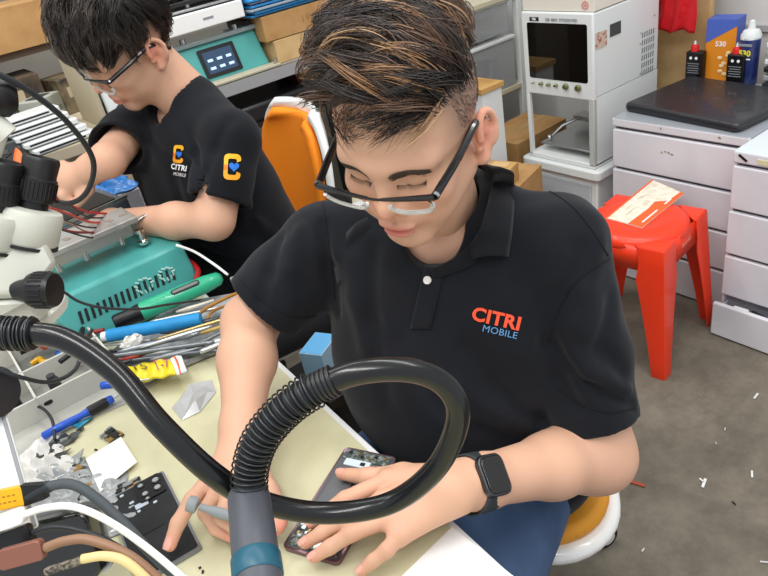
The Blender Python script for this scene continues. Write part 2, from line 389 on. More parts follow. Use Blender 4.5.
Tm = Matrix(((0, 0, -1, -.0352), (-1, 0, 0, 0), (0, 1, 0, 0), (0, 0, 0, 1)))
B().prism([(-.0502, .2053), (.0502, .2053), (.0502, .185), (-.0502, .128)], 0, .0006, Tm).obj('blue_panel', M('blue_card', '#4a63b8', .5), t, smooth=False)
B().box((0, 0, .2058), (.0705, .1008, .0012)).obj('lid', M('blue_card', '#4a63b8', .5), t, smooth=False)
B().box((.0, -.0504, .15), (.0700, .0006, .11)).obj('blue_side', M('blue_card', '#4a63b8', .5), t, smooth=False)
text_on('printed_name', '530', .024, Matrix.Translation((-.0358, .0, .125))@Matrix(((0, 0, -1, 0), (-1, 0, 0, 0), (0, 1, 0, 0), (0, 0, 0, 1))), m_paper, t, .0005)
b = B()
for i in range(9): b.sphere((-.037, -.02+.02*math.sin(i*2.3), .025+.009*i), .009, 6, (.15, 1, .7))
b.obj('foam_picture', M('pale_orange', '#efcf9c', .6), t)
# spray can
t = thing('spray_can', (2.335, 1.140, zt), 'blue spray can with white nozzle and yellow number, beside the orange carton', 'can')
B().lathe([(.0300, 0), (.0315, .004), (.0315, .155), (.030, .160), (.026, .166), (.022, .170)], (0, 0, 0), n=36).obj('can_body', M('navy_label', '#1d2c66', .3, coat=.5), t)
B().lathe([(.0316, .150), (.0316, .162), (.024, .176), (.012, .180), (.010, .196), (.0085, .205), (.004, .208)], (0, 0, 0), n=30).obj('white_cap', m_white2, t)
Tc = Matrix.Translation((-.0326, 0, 0))@Matrix(((0, 0, -1, 0), (-1, 0, 0, 0), (0, 1, 0, 0), (0, 0, 0, 1)))
text_on('number_print', '530', .026, Matrix.Translation((0, 0, .108))@Tc, M('yellow_print', '#e8dc2a', .5), t, .001)
B().box((-.0322, 0, .135), (.001, .044, .008)).obj('name_band', M('grey_print', '#8d9095', .6), t, smooth=False)
B().box((-.0322, 0, .090), (.001, .040, .004)).obj('text_band', m_paper, t, smooth=False)
# grey plastic trays at the right edge
t = thing('plastic_tray_stack', (2.36, 1.00, zt), 'stack of clear and black plastic trays at the right edge on the drawers', 'trays')
for k in range(6): B().prism(rrect(.12, .15, .01, 3), .0+k*.026, .016+k*.026).obj('tray', [m_dark, M('clear_tray', '#c9cdcc', .2, trans=.5), m_dark, m_white2, M('clear_tray', '#c9cdcc', .2, trans=.5), m_white2][k], t, bevel=.003)
ps = B().box((2.15, 1.36, .6025), (.30, .014, .001)).obj('paper_strip', m_paper, None, smooth=False)
bpy.data.objects.remove(ps)

# laminating machine
mx, my0, my1, mz0, mz1 = 1.90, 1.435, 1.735, .392, .925
t = thing('pressing_machine', (mx+.185, (my0+my1)/2, mz0), 'tall white bench machine with a dark window and open chamber below', 'machine')
def MB(x0, x1, y0, y1, z0, z1): return ((( x0+x1)/2-(.185), ((y0+y1)/2)-(my1-my0)/2, (z0+z1)/2-mz0), (x1-x0, y1-y0, z1-z0))
h0 = .648
c, d = MB(.012, .37, 0, .30, h0, mz1); B().box(c, d).obj('head_housing', m_white2, t, bevel=.005, smooth=True)
b = B(); c, d = MB(0, .016, -.002, .302, h0-.008, mz1+.002); b.box(c, d); b.obj('front_panel', m_white2, t, bevel=.006, seg=3)
c, d = MB(-.002, .002, .022, .276, .700, .892)
win = B().prism(rrect(d[1], d[2], .008, 4), -.003, .001, Matrix.Translation(c)@Matrix(((0, 0, -1, 0), (-1, 0, 0, 0), (0, 1, 0, 0), (0, 0, 0, 1)))).obj('window', M('smoked_glass', '#14110e', .05, coat=1.0), t)
Tf = lambda y, z: Matrix.Translation((-.1872, y-.15, z-mz0))@Matrix(((0, 0, -1, 0), (-1, 0, 0, 0), (0, 1, 0, 0), (0, 0, 0, 1)))
c, d = MB(-.001, .0, .222, .262, .897, .910); B().box(c, d).obj('badge', m_dark, t, smooth=False)
text_on('panel_lettering', 'TBK', .011, Tf(.242, .9035), m_paper, t, .0002)
text_on('panel_lettering', '208  MINI  INTEGRATED', .0125, Tf(.125, .9035), M('grey_print', '#8d9095', .6), t, .0002)
for i, (y, r) in enumerate([(.258, .003), (.222, .0065), (.188, .0060), (.155, .0060), (.112, .0105), (.060, .0110)]):
    kn = B().lathe([(r, 0), (r, .006), (r*.7, .008), (r*.7, .014)], (-.187, y-.15, .683-mz0), (-1, 0, 0), 16).obj('knob', M('brass_button', '#8f9266', .35, metal=.8), t)
# lower chamber: back, left post, right side wall, floor
c, d = MB(.012, .37, 0, .012, mz0+.01, h0); B().box(c, d).obj('side_wall', m_white2, t, smooth=False)
c, d = MB(.0, .016, .285, .300, mz0+.01, h0); B().box(c, d).obj('post', m_white2, t, bevel=.002)
c, d = MB(.0, .016, .0, .022, mz0+.01, h0); B().box(c, d).obj('post', M('light_grey_metal', '#b7bbb8', .4), t, bevel=.002)
c, d = MB(.0, .37, .0, .30, mz0, mz0+.018); B().box(c, d).obj('base_plate', m_white2, t, bevel=.003)
c, d = MB(.03, .34, .03, .27, mz0+.045, mz0+.052); tb = B().box(c, d).obj('steel_table', m_alu, t, bevel=.002)
c, d = MB(.25, .30, .09, .13, mz0+.05, h0); B().box(c, d).obj('column', m_alu, t, bevel=.002)
c, d = MB(.20, .26, .04, .25, mz0+.085, mz0+.105); B().box(c, d).obj('pressing_bar', m_alu, t, bevel=.003)
b = B(); q = lambda x, y, z: (x-.185, y-.15, z)
b.tube([q(.06, .25, .06), q(.10, .22, .10), q(.16, .18, .12)], .006, 8); b.sphere(q(.06, .25, .062), .011, 8); b.obj('clamp_lever', m_steel, t)
c, d = MB(.345, .353, .012, .19, mz0+.015, h0); B().box(c, d).obj('rear_panel', m_white2, t, smooth=False)
c, d = MB(.354, .358, .10, .29, mz0+.02, h0); B().box(c, d).obj('rear_glass', M('clear_panel', '#e8ecec', .05, trans=.9), t, smooth=False)
# side vents and labels
def side(x, z): return (x-.185, -.1515, z-mz0)
b = B()
for r_ in range(6):
    for c_ in range(6): b.box(side(.272+c_*.013, .79-r_*.026+.0), (.004, .002, .018), rot=(0, .12, 0))
b.obj('vent_slots', M('slot_grey', '#7d8583', .6), t, smooth=False)
b = B().box(side(.040, .835), (.062, .0012, .052)); b.obj('warning_label', M('label_beige', '#c9b7a6', .6, var=(60, '#a05a50', .5, .6)), t, smooth=False)
b = B().box(side(.118, .850), (.058, .0012, .040)); b.obj('dark_label', M('label_dark', '#3f4442', .5), t, smooth=False)
for x, z in ((.262, .80), (.258, .765), (.34, .84), (.262, .66)): B().lathe([(.0025, 0), (.0025, .001)], side(x, z), (0, -1, 0), 10).obj('screw', m_steel, t)
# carton on top of the machine
t2 = thing('flat_carton', (mx+.19, 1.585, mz1+.003), 'pale carton with a pink emblem lying on top of the white machine', 'box')
B().box((0, 0, .06), (.36, .30, .12)).obj('carton', M('ivory_card', '#ded9cc', .6), t2, bevel=.002, smooth=False)
b = B()
for k in range(8):
    a = 2*PI*k/8; b.box((-.181, -.115+.011*math.cos(a), .016+.011*math.sin(a)+.004), (.0012, .006, .006), rot=(a, 0, 0))
b.box((-.181, -.115, .020), (.0012, .008, .008)); b.obj('pink_emblem', M('pink_print', '#d78b82', .6), t2, smooth=False)
# cabinet that carries the machine
t = thing('white_cabinet', (2.09, 1.585, 0), 'white cabinet with a grey door carrying the tall white machine', 'cabinet')
B().box((0, 0, .1775), (.38, .32, .355)).obj('body', m_white2, t, bevel=.006)
B().prism(rrect(.42, .36, .02, 4), .355, .391).obj('top_board', m_white2, t, bevel=.006, seg=3)
B().box((-.192, .0, .18), (.01, .27, .30)).obj('door', M('pale_grey_door', '#b9bfc4', .4), t, bevel=.003)

# rack with clear bins in the corner
t = thing('storage_rack', (2.02, 2.36, 0), 'white storage rack in the corner left of the machine', 'rack')
for x in (-.40, .28):
    for y in (-.24, .20): B().box((x, y, .65), (.028, .028, 1.3)).obj('post', m_white2, t, smooth=False, bevel=.002)
for z in (.10, .52, .90): B().box((-.06, -.02, z), (.70, .46, .02)).obj('shelf', M('cream_shelf', '#cfc8ae', .6), t, smooth=False, bevel=.002)
m_bin = M('clear_bin', '#eef2f4', .15, trans=.75, coat=.4)
def bin_(loc, w, d, h, fill, lab):
    t = thing('storage_bin', loc, lab, 'bin', 'clear plastic bins on the corner rack'); b = B()
    for sx in (-1, 1): b.box((sx*w/2, 0, h/2), (.004, d, h)); b.box((0, sx*d/2, h/2), (w, .004, h))
    b.box((0, 0, .003), (w, d, .004)); b.obj('tub', m_bin, t, smooth=False)
    B().prism(rrect(w+.02, d+.02, .01, 3), h, h+.012).obj('lid', m_white2, t, bevel=.002)
    b = B(); R = random.Random(len(lab))
    for k in range(9): b.box((R.uniform(-w*.3, w*.3), R.uniform(-d*.3, d*.3), h*.35), (w*.22, .012, h*.5), rot=(R.uniform(-.3, .3), R.uniform(-.3, .3), R.uniform(0, 3)))
    b.obj('contents', fill, t, smooth=False); return t
bin_((2.10, 2.27, .531), .32, .30, .20, M('blueish_parts', '#8fa3ba', .5), 'clear bin with white lid on the middle rack shelf, nearest the machine')
bin_((1.775, 2.27, .531),   .28, .30, .22, M('greyish_parts', '#b9b9b4', .5), 'clear bin on the middle rack shelf, away from the machine')
bin_((2.10, 2.27, .76), .30, .28, .12, M('greyish_parts', '#b9b9b4', .5), 'low clear bin stacked on the bin nearest the machine')
def carton(loc, d, rot, lab, mat=None, cat='box', group=None, tape=True, name='cardboard_box'):
    t = thing(name, loc, lab, cat, group, rot=(0, 0, rot)); B().box((0, 0, d[2]/2), d).obj('carton', mat or m_card, t, smooth=False, bevel=.0015)
    if tape: B().box((0, 0, d[2]+.0006), (d[0]*1.001, .04, .001)).obj('tape', M('packing_tape', '#b8935f', .3), t, smooth=False)
    else: B().box((0, 0, d[2]+.0003), (d[0]*.98, .0015, .0006)).obj('lid_seam', M('seam', '#6e5232', .9), t, smooth=False)
    return t
carton((2.07, 1.93, .0), (.32, .22, .42), .05, 'brown cardboard box standing on the floor behind the white machine')
carton((1.73, 1.995, .0), (.28, .19, .40), 0, 'brown cardboard box on the floor below the storage rack')
carton((1.62, 1.62, 0), (.24, .20, .44), .3, 'tan cardboard box on the floor under the small wooden offcuts')
t = thing('wooden_offcut', (1.585, 1.585, .441), 'small pale wooden block on the tan box near the ear of the seated person', 'block', 'wooden blocks on the tan box', rot=(0, 0, .3)); B().box((0, 0, .03), (.07, .10, .06)).obj('block', m_wood, t, bevel=.002)
B().box((0, 0, .0615), (.04, .06, .003)).obj('end_grain', m_card2, t, smooth=False)
# red stool
def make_stool(loc, rot):
    t = thing('plastic_stool', loc, 'bright red plastic stool with tapered legs in front of the drawers', 'stool', rot=(0, 0, rot))
    H = .422; ht, hb = .138, .172
    b = B(); P = rrect(.285, .285, .045, 6)
    b.lathe([(.001, H+.004), (.100, H+.004), (.125, H+.002), (.139, H-.006), (.144, H-.022), (.140, H-.030)], (0, 0, 0), n=48, cap=False)
    b.obj('seat', m_red, t, solid=.004, auto=50)
    B().lathe([(.003, 0), (.016, 0), (.016, .001), (.003, .001)], (0, 0, H+.0036), n=20).obj('centre_hole', M('dark_red', '#7d1208', .6), t)
    b = B()
    for k in range(4):
        a = PI/2*k; R = Matrix.Rotation(a, 4, 'Z')
        b.add([R @ Vector(p) for p in [(-.10, -ht, H-.012), (.10, -ht, H-.012), (.10, -ht-.006, H-.06), (.07, -ht-.005, H-.085), (-.07, -ht-.005, H-.085), (-.10, -ht-.006, H-.06)]], [(0, 1, 2, 3, 4, 5)])
    b.obj('apron', m_red, t, solid=.004)
    for k in range(4):
        R = Matrix.Rotation(PI/2*k, 4, 'Z'); b = B(); n = 8; cs = []
        for i in range(n+1):
            tt = i/n; z = (H-.010)*(1-tt); o = ht+(hb-ht)*tt+.004; w = .088*(1-tt)**1.6*.45+.062-.022*tt if tt > .15 else .075-.02*tt*5*.2
            cs.append([Vector((-o, -o, z)), Vector((-o+w, -o, z)), Vector((-o, -o+w, z)), Vector((-o+w*.45, -o+w*.45, z))])
        vs = []; 
        for q in cs: vs += [R @ q[1], R @ q[0], R @ q[2]]
        fs = []
        for i in range(n):
            for j in range(2): a = i*3+j; fs.append((a, a+1, a+4, a+3))
        vs2 = [R @ Vector(p) for p in [(-ht-.004, -ht-.004, H-.010), (-ht+.078, -ht-.004, H-.010), (-ht+.04, -ht+.04, H-.008), (-ht-.004, -ht+.078, H-.010)]]
        k0 = len(vs); b.add(vs+vs2, fs+[(k0, k0+1, k0+2, k0+3)])
        b.obj('leg', m_red, t, solid=.005, bevel=.0015)
    text_on('moulded_lettering', 'bsnrld', .022, Matrix.Translation((.0, -.1455, H-.046))@Matrix(((1, 0, 0, 0), (0, 0, -1, 0), (0, 1, 0, 0), (0, 0, 0, 1))), M('red_print', '#f6937f', .5), t)
    return t
stool = make_stool((1.612, 1.066, 0), math.radians(8))
# brochure on the stool
p0 = [atz(x, y, .430) for x, y in ((606, 218), (642, 228), (684, 194), (652, 180))]
b = B(); b.add([W3(p) for p in p0], [(0, 1, 2, 3)])
lf = b.obj('leaflet', M('leaflet_white', '#ece4d2', .5, var=(40, '#d8ccb4', .45, .7)), None, solid=.003, smooth=False); tag(center_obj(lf, (1.6, 1.06, .430)), 'white and orange printed leaflet lying on the red stool', 'leaflet')
def mixp(u, v, lift=.0022):
    A = p0[0]*(1-u)+p0[1]*u; Bq = p0[3]*(1-u)+p0[2]*u; q = A*(1-v)+Bq*v; q = q+np.array([0, 0, lift]); return W3(q)
m_or = M('orange_print', '#e8622a', .5)
B().add([mixp(u, v) for u, v in [(.62, 0), (1, 0), (1, 1), (.90, 1), (.86, .72), (.62, .60), (.66, .42)]], [tuple(range(7))]).obj('orange_panel', m_or, lf, world=True, smooth=False)
B().add([mixp(u, v) for u, v in [(0, 0), (.05, 0), (.05, 1), (0, 1)]], [(0, 1, 2, 3)]).obj('orange_edge', m_or, lf, world=True, smooth=False)
for v0, v1 in ((.10, .45), (.62, .78)): B().add([mixp(u, v, .0026) for u, v in [(.86, v0), (.90, v0), (.90, v1), (.86, v1)]], [(0, 1, 2, 3)]).obj('printed_line', m_paper, lf, world=True, smooth=False)
R = random.Random(3)
for k in range(8): 
    u, v = R.uniform(.12, .5), R.uniform(.1, .85); B().add([mixp(u+a, v+c, .0024) for a, c in [(0, 0), (.015, 0), (.015, .12), (0, .12)]], [(0, 1, 2, 3)]).obj('text_line', M('tan_print', '#c9b48c', .6), lf, world=True, smooth=False)
# litter on the floor
for i, (x, y, l, a, hx, lab) in enumerate([(636, 483, .045, 1.9, '#a04b34', 'thin reddish brown sliver lying on the floor near the chair'), (704, 483, .03, .3, '#e9e9e6', 'white scrap shaped like a twig on the floor'), (752, 474, .022, .5, '#e4e4e0', 'short white stick on the floor at right'), (734, 503, .012, 1.2, '#1c1c1c', 'small black crumb on the floor'), (756, 396, .026, .1, '#d5d9d8', 'pale torn scrap on the floor below the drawers'), (725, 429, .010, .4, '#e0e0dc', 'tiny white chip on the floor below the stool leg'), (643, 550, .012, .1, '#dedcd6', 'small white pellet on the floor beside the caster'), (716, 443, .008, .9, '#dadad6', 'tiny pale chip on the grey floor mid right'), (764, 562, .016, 2.2, '#cfcfcb', 'thin pale thread at the bottom right of the floor')]):
    p = atz(x, y, .003); b = B().box((0, 0, 0), (l, l*.22, .003)); 
    if i == 1: b.box((.006, .006, 0), (.016, .004, .003), rot=(0, 0, 1.0))
    o = b.obj('litter', M('litter_'+str(i), hx, .7), None, loc=W3(p), rot=(0, 0, a), bevel=.0006); tag(o, lab, 'litter', 'litter on the floor')
R = random.Random(9)
b = B()
for k in range(90):
    x, y = R.uniform(.8, 1.9), R.uniform(-.1, 1.0); s_ = R.uniform(.0005, .0014); b.box((x, y, .0008), (s_*2, s_, .0015), rot=(0, 0, R.uniform(0, 3)))
o = b.obj('floor_grit', M('grit', '#a8a59c', .8), None, smooth=False); tag(o, 'fine pale grit and crumbs scattered over the grey floor', 'grit', kind='stuff')

# chairs: white shell with orange pad on a five star base
m_shell = M('white_shell', '#e9e9e6', .3, coat=.3); m_orange = M('orange_fabric', '#f58a12', .75, bump=(300, .3, .001)); m_seat = M('worn_amber_pad', '#cf8c22', .7, var=(45, '#9a7a3c', .62, .72))
def office_chair(loc, rot, lab, sz=.47, seat_w=.44, back_h=(.60, 1.0), seat_mat=None):
    t = thing('swivel_chair', loc, lab, 'chair', 'white and orange swivel chairs', rot=(0, 0, rot))   # faces -x
    P = rrect(.46, seat_w, .12, 8)
    B().prism(P, sz-.035, sz-.006).obj('seat_shell', m_shell, t, bevel=.012, seg=3)
    B().prism(rrect(.43, seat_w-.034, .11, 8), sz-.01, sz+.022).obj('seat_pad', seat_mat or m_seat, t, bevel=.014, seg=4)
    def bk(off, mrg):
        def fn(u, v):
            a = (u-.5)*2; z = back_h[0]+mrg+(back_h[1]-back_h[0]-2*mrg)*v; hw_ = (.205-mrg)*(1-.18*abs(2*v-1)**3)
            q = (1-abs(2*v-1)**5)**.3 if 0 < v < 1 else .35
            return (.21+off+.05*v-.05*a*a+.02*(v-.5)**2, a*hw_*(.45+.55*q), z)
        return fn
    B().grid(bk(.012, 0), 25, 25).obj('back_shell', m_shell, t, solid=.018, auto=180, bevel=0)
    B().grid(bk(-.006, .022), 25, 25).obj('back_pad', m_orange, t, solid=.022, auto=180)
    b = B(); b.tube(spline([(.12, 0, sz-.03), (.22, 0, sz-.02), (.25, 0, sz+.08), (.245, 0, back_h[0]+.08)], 6), .016, 10, flat=2.0); b.obj('back_bracket', m_dark, t)
    B().lathe([(.028, .08), (.028, .28), (.02, .281), (.02, sz-.04)], (0, 0, 0), n=20).obj('gas_lift', m_dark, t)
    for k in range(5):
        a = 2*PI*k/5+.4; d = Vector((math.cos(a), math.sin(a), 0)); e = d*.27
        lg = B().tube([Vector((0, 0, .105)), d*.14+Vector((0, 0, .095)), e+Vector((0, 0, .075))], [.024, .020, .014], 10, flat=.8).obj('base_arm', m_shell, t)
        s_ = Vector((-d.y, d.x, 0)); cst = B()
        cst.cyl(e+Vector((0, 0, .075)), e+Vector((0, 0, .05)), .007)
        for q in (-1, 1): cst.lathe([(.010, -.009), (.026, -.009), (.028, -.006), (.028, .006), (.026, .009), (.010, .009)], e+s_*q*.017+Vector((0, 0, .028)), s_, 24)
        cst.obj('caster', m_rubber, t); 
        for q in (-1, 1): B().lathe([(.016, 0), (.017, .001), (.012, .0015)], e+s_*q*.0262+Vector((0, 0, .028)), s_*q, 20).obj('wheel_cap', M('pale_hub', '#c9c9c6', .4), t)
    return t
ch1 = office_chair((.615, .705, 0), .70, 'white swivel chair with worn amber seat under the person in the polo', sz=.475, back_h=(.56, .80))
ch2 = office_chair((.572, 1.530, 0), -.15, 'white swivel chair with tall bright orange backrest behind the person in the t-shirt', sz=.47, back_h=(.54, .965), seat_mat=m_orange)

# ------------------------------------------------------------------ back benches
t = thing('rear_bench', (1.08, 2.28, 0), 'grey edged rear shelf carrying the teal screen machine and boxes', 'shelf')
B().box((0, 0, .942), (.96, .58, .024)).obj('shelf_board', M('grey_board', '#8c8a86', .6), t, smooth=False, bevel=.002)
B().box((0, -.287, .936), (.96, .012, .036)).obj('metal_edge', m_alu, t, smooth=False)
for x in (-.465, .465): B().box((x, .0, .465), (.03, .56, .93)).obj('side_panel', m_dark, t, smooth=False)
B().box((0, 0, .80), (.90, .56, .02)).obj('lower_shelf', m_dark, t, smooth=False)
t = thing('left_bench', (-.10, 2.12, 0), 'beige bench top behind the person in the t-shirt holding phone docks', 'bench')
B().box((.05, .02, .955), (1.05, .62, .03)).obj('bench_top', M('beige_laminate', '#b8ac92', .6), t, smooth=False, bevel=.003)
for x in (-.45, .55): B().box((x, .02, .47), (.03, .58, .94)).obj('side_panel', M('beige_laminate', '#b8ac92', .6), t, smooth=False)
# black case with white label under the shelf
t = thing('black_case', (1.02, 2.10, .811), 'black case with a white label on the lower rear shelf', 'case'); 
B().box((0, 0, .03), (.30, .24, .06)).obj('case_body', m_black, t, bevel=.012, seg=3); B().box((.02, -.121, .036), (.05, .002, .014)).obj('label', m_paper, t, smooth=False)
t = thing('dark_red_box', (1.22, 2.12, .811), 'dark red box on the lower rear shelf beside the black case', 'box'); B().box((0, 0, .045), (.14, .2, .09)).obj('carton', M('dark_red_card', '#5a1d1a', .6), t, bevel=.002); B().box((0, -.1005, .05), (.08, .001, .03)).obj('label', m_card2, t, smooth=False)
# teal screen machine
m_teal = M('teal_enamel', '#52aaa6', .4, coat=.2, var=(7, '#469d99', .4, .7)); m_screen = M('lcd', '#141a22', .1, coat=.5)
t = thing('screen_heater', (.90, 2.14, .9542), 'teal machine with a lit touch screen on the rear shelf', 'machine')
b = B(); b.add([(-.20, -.09, 0), (.16, -.09, 0), (.16, .12, 0), (-.20, .12, 0), (-.19, -.05, .115), (.15, -.05, .115), (.15, .12, .115), (-.19, .12, .115)], [(3, 2, 1, 0), (4, 5, 6, 7), (0, 1, 5, 4), (1, 2, 6, 5), (2, 3, 7, 6), (3, 0, 4, 7)])
b.obj('body', m_teal, t, bevel=.006, seg=3)
Ts = frame((.0, -.0715, .058), (1, 0, 0), (0, .04, .115))
B().prism(rrect(.125, .088, .004, 3), .0, .003, Ts).obj('screen_bezel', m_black, t)
B().prism(rrect(.100, .066, .002, 2), .003, .0036, Ts).obj('screen', M('lcd_lit', '#1a2430', .2, emit=('#33506f', .6)), t)
for i, (x, y) in enumerate([(-.032, .006), (0, .006), (.032, .006), (-.032, -.018), (0, -.018), (.032, -.018)]): B().box(Ts @ Vector((x, y, .0040)), (.018, .001, .008), rot=(-.33, 0, 0)).obj('screen_icon', M('icon_lit', '#b9d0e6', .3, emit=('#8fb0d8', .7)), t, smooth=False)
b = B()
for k in range(10):
    a = k*.63; b.box(Ts @ Vector((-.115+.012*math.cos(a), .004+.012*math.sin(a), .0006)), (.006, .001, .005), rot=(0, a, 0))
b.obj('white_emblem', M('faded_print', '#a9d8d2', .6), t, smooth=False)
B().box((-.0, .02, .122), (.33, .17, .014)).obj('top_plate', M('glassy_grey', '#7e8c8c', .15, coat=.6), t, bevel=.003)
for x in (-.09, .09): B().cyl((x, -.045, .128), (x, -.045, .142), .009).obj('clamp_knob', m_steel, t)
B().box((-.0, -.115, .004), (.34, .05, .008)).obj('front_plate', M('cream_plate', '#b7af98', .6), t, bevel=.002)
B().cyl((.155, -.125, .004), (.158, -.135, .026), .0045).obj('small_lever', m_steel, t)
b = B(); 
for sx in (-1, 1): b.box((sx*.135, .02, .135), (.01, .14, .014))
b.obj('lid_support', m_dark, t, smooth=False)
# white box lying tilted on it
t = thing('white_flat_box', (.875, 2.125, 1.1128), 'flat white box lying on top of the teal screen machine', 'box', rot=(.0, 0, .05))
B().box((0, 0, .028), (.27, .17, .05)).obj('carton', m_paper, t, bevel=.003); B().box((.01, -.0855, .028), (.035, .001, .007)).obj('grey_print', M('grey_print', '#8d9095', .6), t, smooth=False)
# steel jig above
t = thing('metal_jig', (.86, 2.16, 1.170), 'stack of black and steel repair jig plates on the flat white box', 'jig')
B().box((0, 0, .004), (.44, .22, .006)).obj('steel_plate', m_alu, t, bevel=.001)
B().box((-.01, .0, .022), (.36, .18, .012)).obj('black_plate', m_dark, t, bevel=.002)
B().box((.01, .01, .042), (.40, .18, .006)).obj('upper_plate', m_alu, t, bevel=.001)
for x in (-.13, .0, .13): B().cyl((x, -.06, .007), (x, -.06, .058), .008).obj('pillar', m_steel, t)
B().box((.0, .02, .060), (.34, .16, .018)).obj('cover', m_dark, t, bevel=.003)
# cardboard boxes and blue folders
z0 = .9545
carton((1.24, 2.16, z0), (.34, .26, .07), .04, 'pale flat cardboard box, lowest of the pair right of the teal machine', m_card2, group='cardboard boxes on the rear shelf')
t = carton((1.22, 2.15, z0+.0725), (.33, .25, .075), -.02, 'brown cardboard box with handwriting, upper of the pair right of the teal machine', m_card, group='cardboard boxes on the rear shelf')
text_on('handwriting', '19Jel.P', .035, Matrix.Translation((.02, -.1255, .036))@Matrix(((1, 0, 0, 0), (0, 0, -1, 0), (0, 1, 0, 0), (0, 0, 0, 1))), M('pencil', '#8a6a3c', .8), t, -.001)
m_blue = M('blue_folder', '#1f86c9', .35, coat=.2); zb = z0+.150
for k in range(6):
    o = B().box((0, 0, .004), (.34, .24, .007)).obj('document_folder', [m_blue, m_blue, M('clear_folder', '#a9bccb', .2, trans=.3), m_blue, M('clear_folder', '#a9bccb', .2, trans=.3), m_blue][k], None, loc=(1.20+.008*math.sin(k*2.1), 2.15+.01*math.cos(k*1.7), zb+k*.0093), rot=(0, 0, .05*math.sin(k*3.1)), bevel=.0015)
    tag(o, ['bright blue folder at the bottom of the folder stack', 'blue folder, second from the bottom of the folder stack', 'clear folder between the blue folders, lower of the two', 'blue folder in the middle of the folder stack', 'clear folder near the top of the folder stack', 'blue folder on top of the folder stack'][k], 'folder', 'folders stacked on the cardboard boxes')
# box on the upper left shelf
t = thing('wall_shelf', (.15, 2.42, 0), 'dark wooden shelf at the top left holding a cardboard box', 'shelf')
B().box((.05, .02, 1.155), (1.0, .34, .02)).obj('shelf_board', M('dark_wood', '#5c4a38', .6), t, smooth=False)
for x in (-.40, .50): B().box((x, .02, 1.06), (.02, .32, .18)).obj('bracket', M('dark_wood', '#5c4a38', .6), t, smooth=False)
carton((.30, 2.40, 1.166), (.42, .30, .115), 0, 'long cardboard box on the shelf at the top left', m_card, tape=False)
t = thing('round_tin', (.60, 2.42, 1.166), 'pale round tin at the end of the top left shelf', 'tin'); B().lathe([(.035, 0), (.036, .002), (.036, .08), (.034, .083)], (0, 0, 0), n=28).obj('tin_body', M('pale_tin', '#c3c8bd', .3), t); B().lathe([(.037, .07), (.037, .088), (.035, .09)], (0, 0, 0), n=28).obj('lid', m_white2, t)
t = thing('wood_topped_box', (1.755, 1.825, 0), 'narrow white box with a pale wooden lid standing behind the ear of the seated person', 'box'); B().box((0, 0, .345), (.10, .12, .69)).obj('white_body', m_white2, t, smooth=False, bevel=.002); B().box((0, 0, .70), (.115, .135, .020)).obj('wooden_lid', m_wood, t, smooth=False, bevel=.002)
# ------------------------------------------------------------------ people
m_skin = M('skin', '#d9a786', .48, sss=.12, attr='Col', bump=(900, .12, .0004), spec=.35)
m_hair = M('hair_strands', '#2a2320', .42, attr='Col', spec=.5)
def skin_col(v, kind, L=None):
    """own colour of the skin, not light: lips, flushed nose and ears, stubble"""
    base = np.array(lin('#d6a88d')[:3]); c = np.tile(base, (len(v), 1))
    def mixg(p, r, col, amt):
        d2 = (((v-np.array(p))/np.array(r))**2).sum(1); w = (amt*np.exp(-d2))[:, None]; c[:] = c*(1-w)+np.array(lin(col)[:3])*w
    if kind == 'head':
        for sx in (-1, 1):
            mixg((sx*.04, .015, -.035), (.02, .03, .018), '#d98c74', .35)
            mixg((sx*.082, .1, -.005), (.008, .03, .035), '#d97c68', .6)
            mixg((sx*.032, .012, .003), (.014, .02, .006), '#b98368', .4)
        mixg((0, -.02, -.04), (.014, .02, .012), '#dc8672', .6)
        mixg((0, .0, -.071), (.0235, .014, .0098), '#c4625e', 1.0)
        mixg((0, .0, -.056), (.024, .02, .006), '#a98a78', .35)
        mixg((0, .01, -.098), (.035, .03, .018), '#b39480', .3)
        z = np.clip((v[:, 1]-.035)/.03, 0, 1)*np.clip((v[:, 2]-.0)/.03, 0, 1)*(np.abs(v[:, 0]) > .045)*np.clip((.08-v[:, 2])/.02+1, 0, 1)
        w = (z*.62)[:, None]; ear = (np.abs(v[:, 0]) > .0770)[:, None]; w = np.where(ear, 0, w); c[:] = c*(1-w)+np.array(lin('#4a403a')[:3])*w
        back = (np.clip((v[:, 1]-.125)/.015, 0, 1)*np.clip((v[:, 2]+.06)/.02, 0, 1)*.85)[:, None]; back = np.where(ear & (v[:, 1:2] < .125), 0, back); c[:] = c*(1-back)+np.array(lin('#3a3230')[:3])*back
    return c
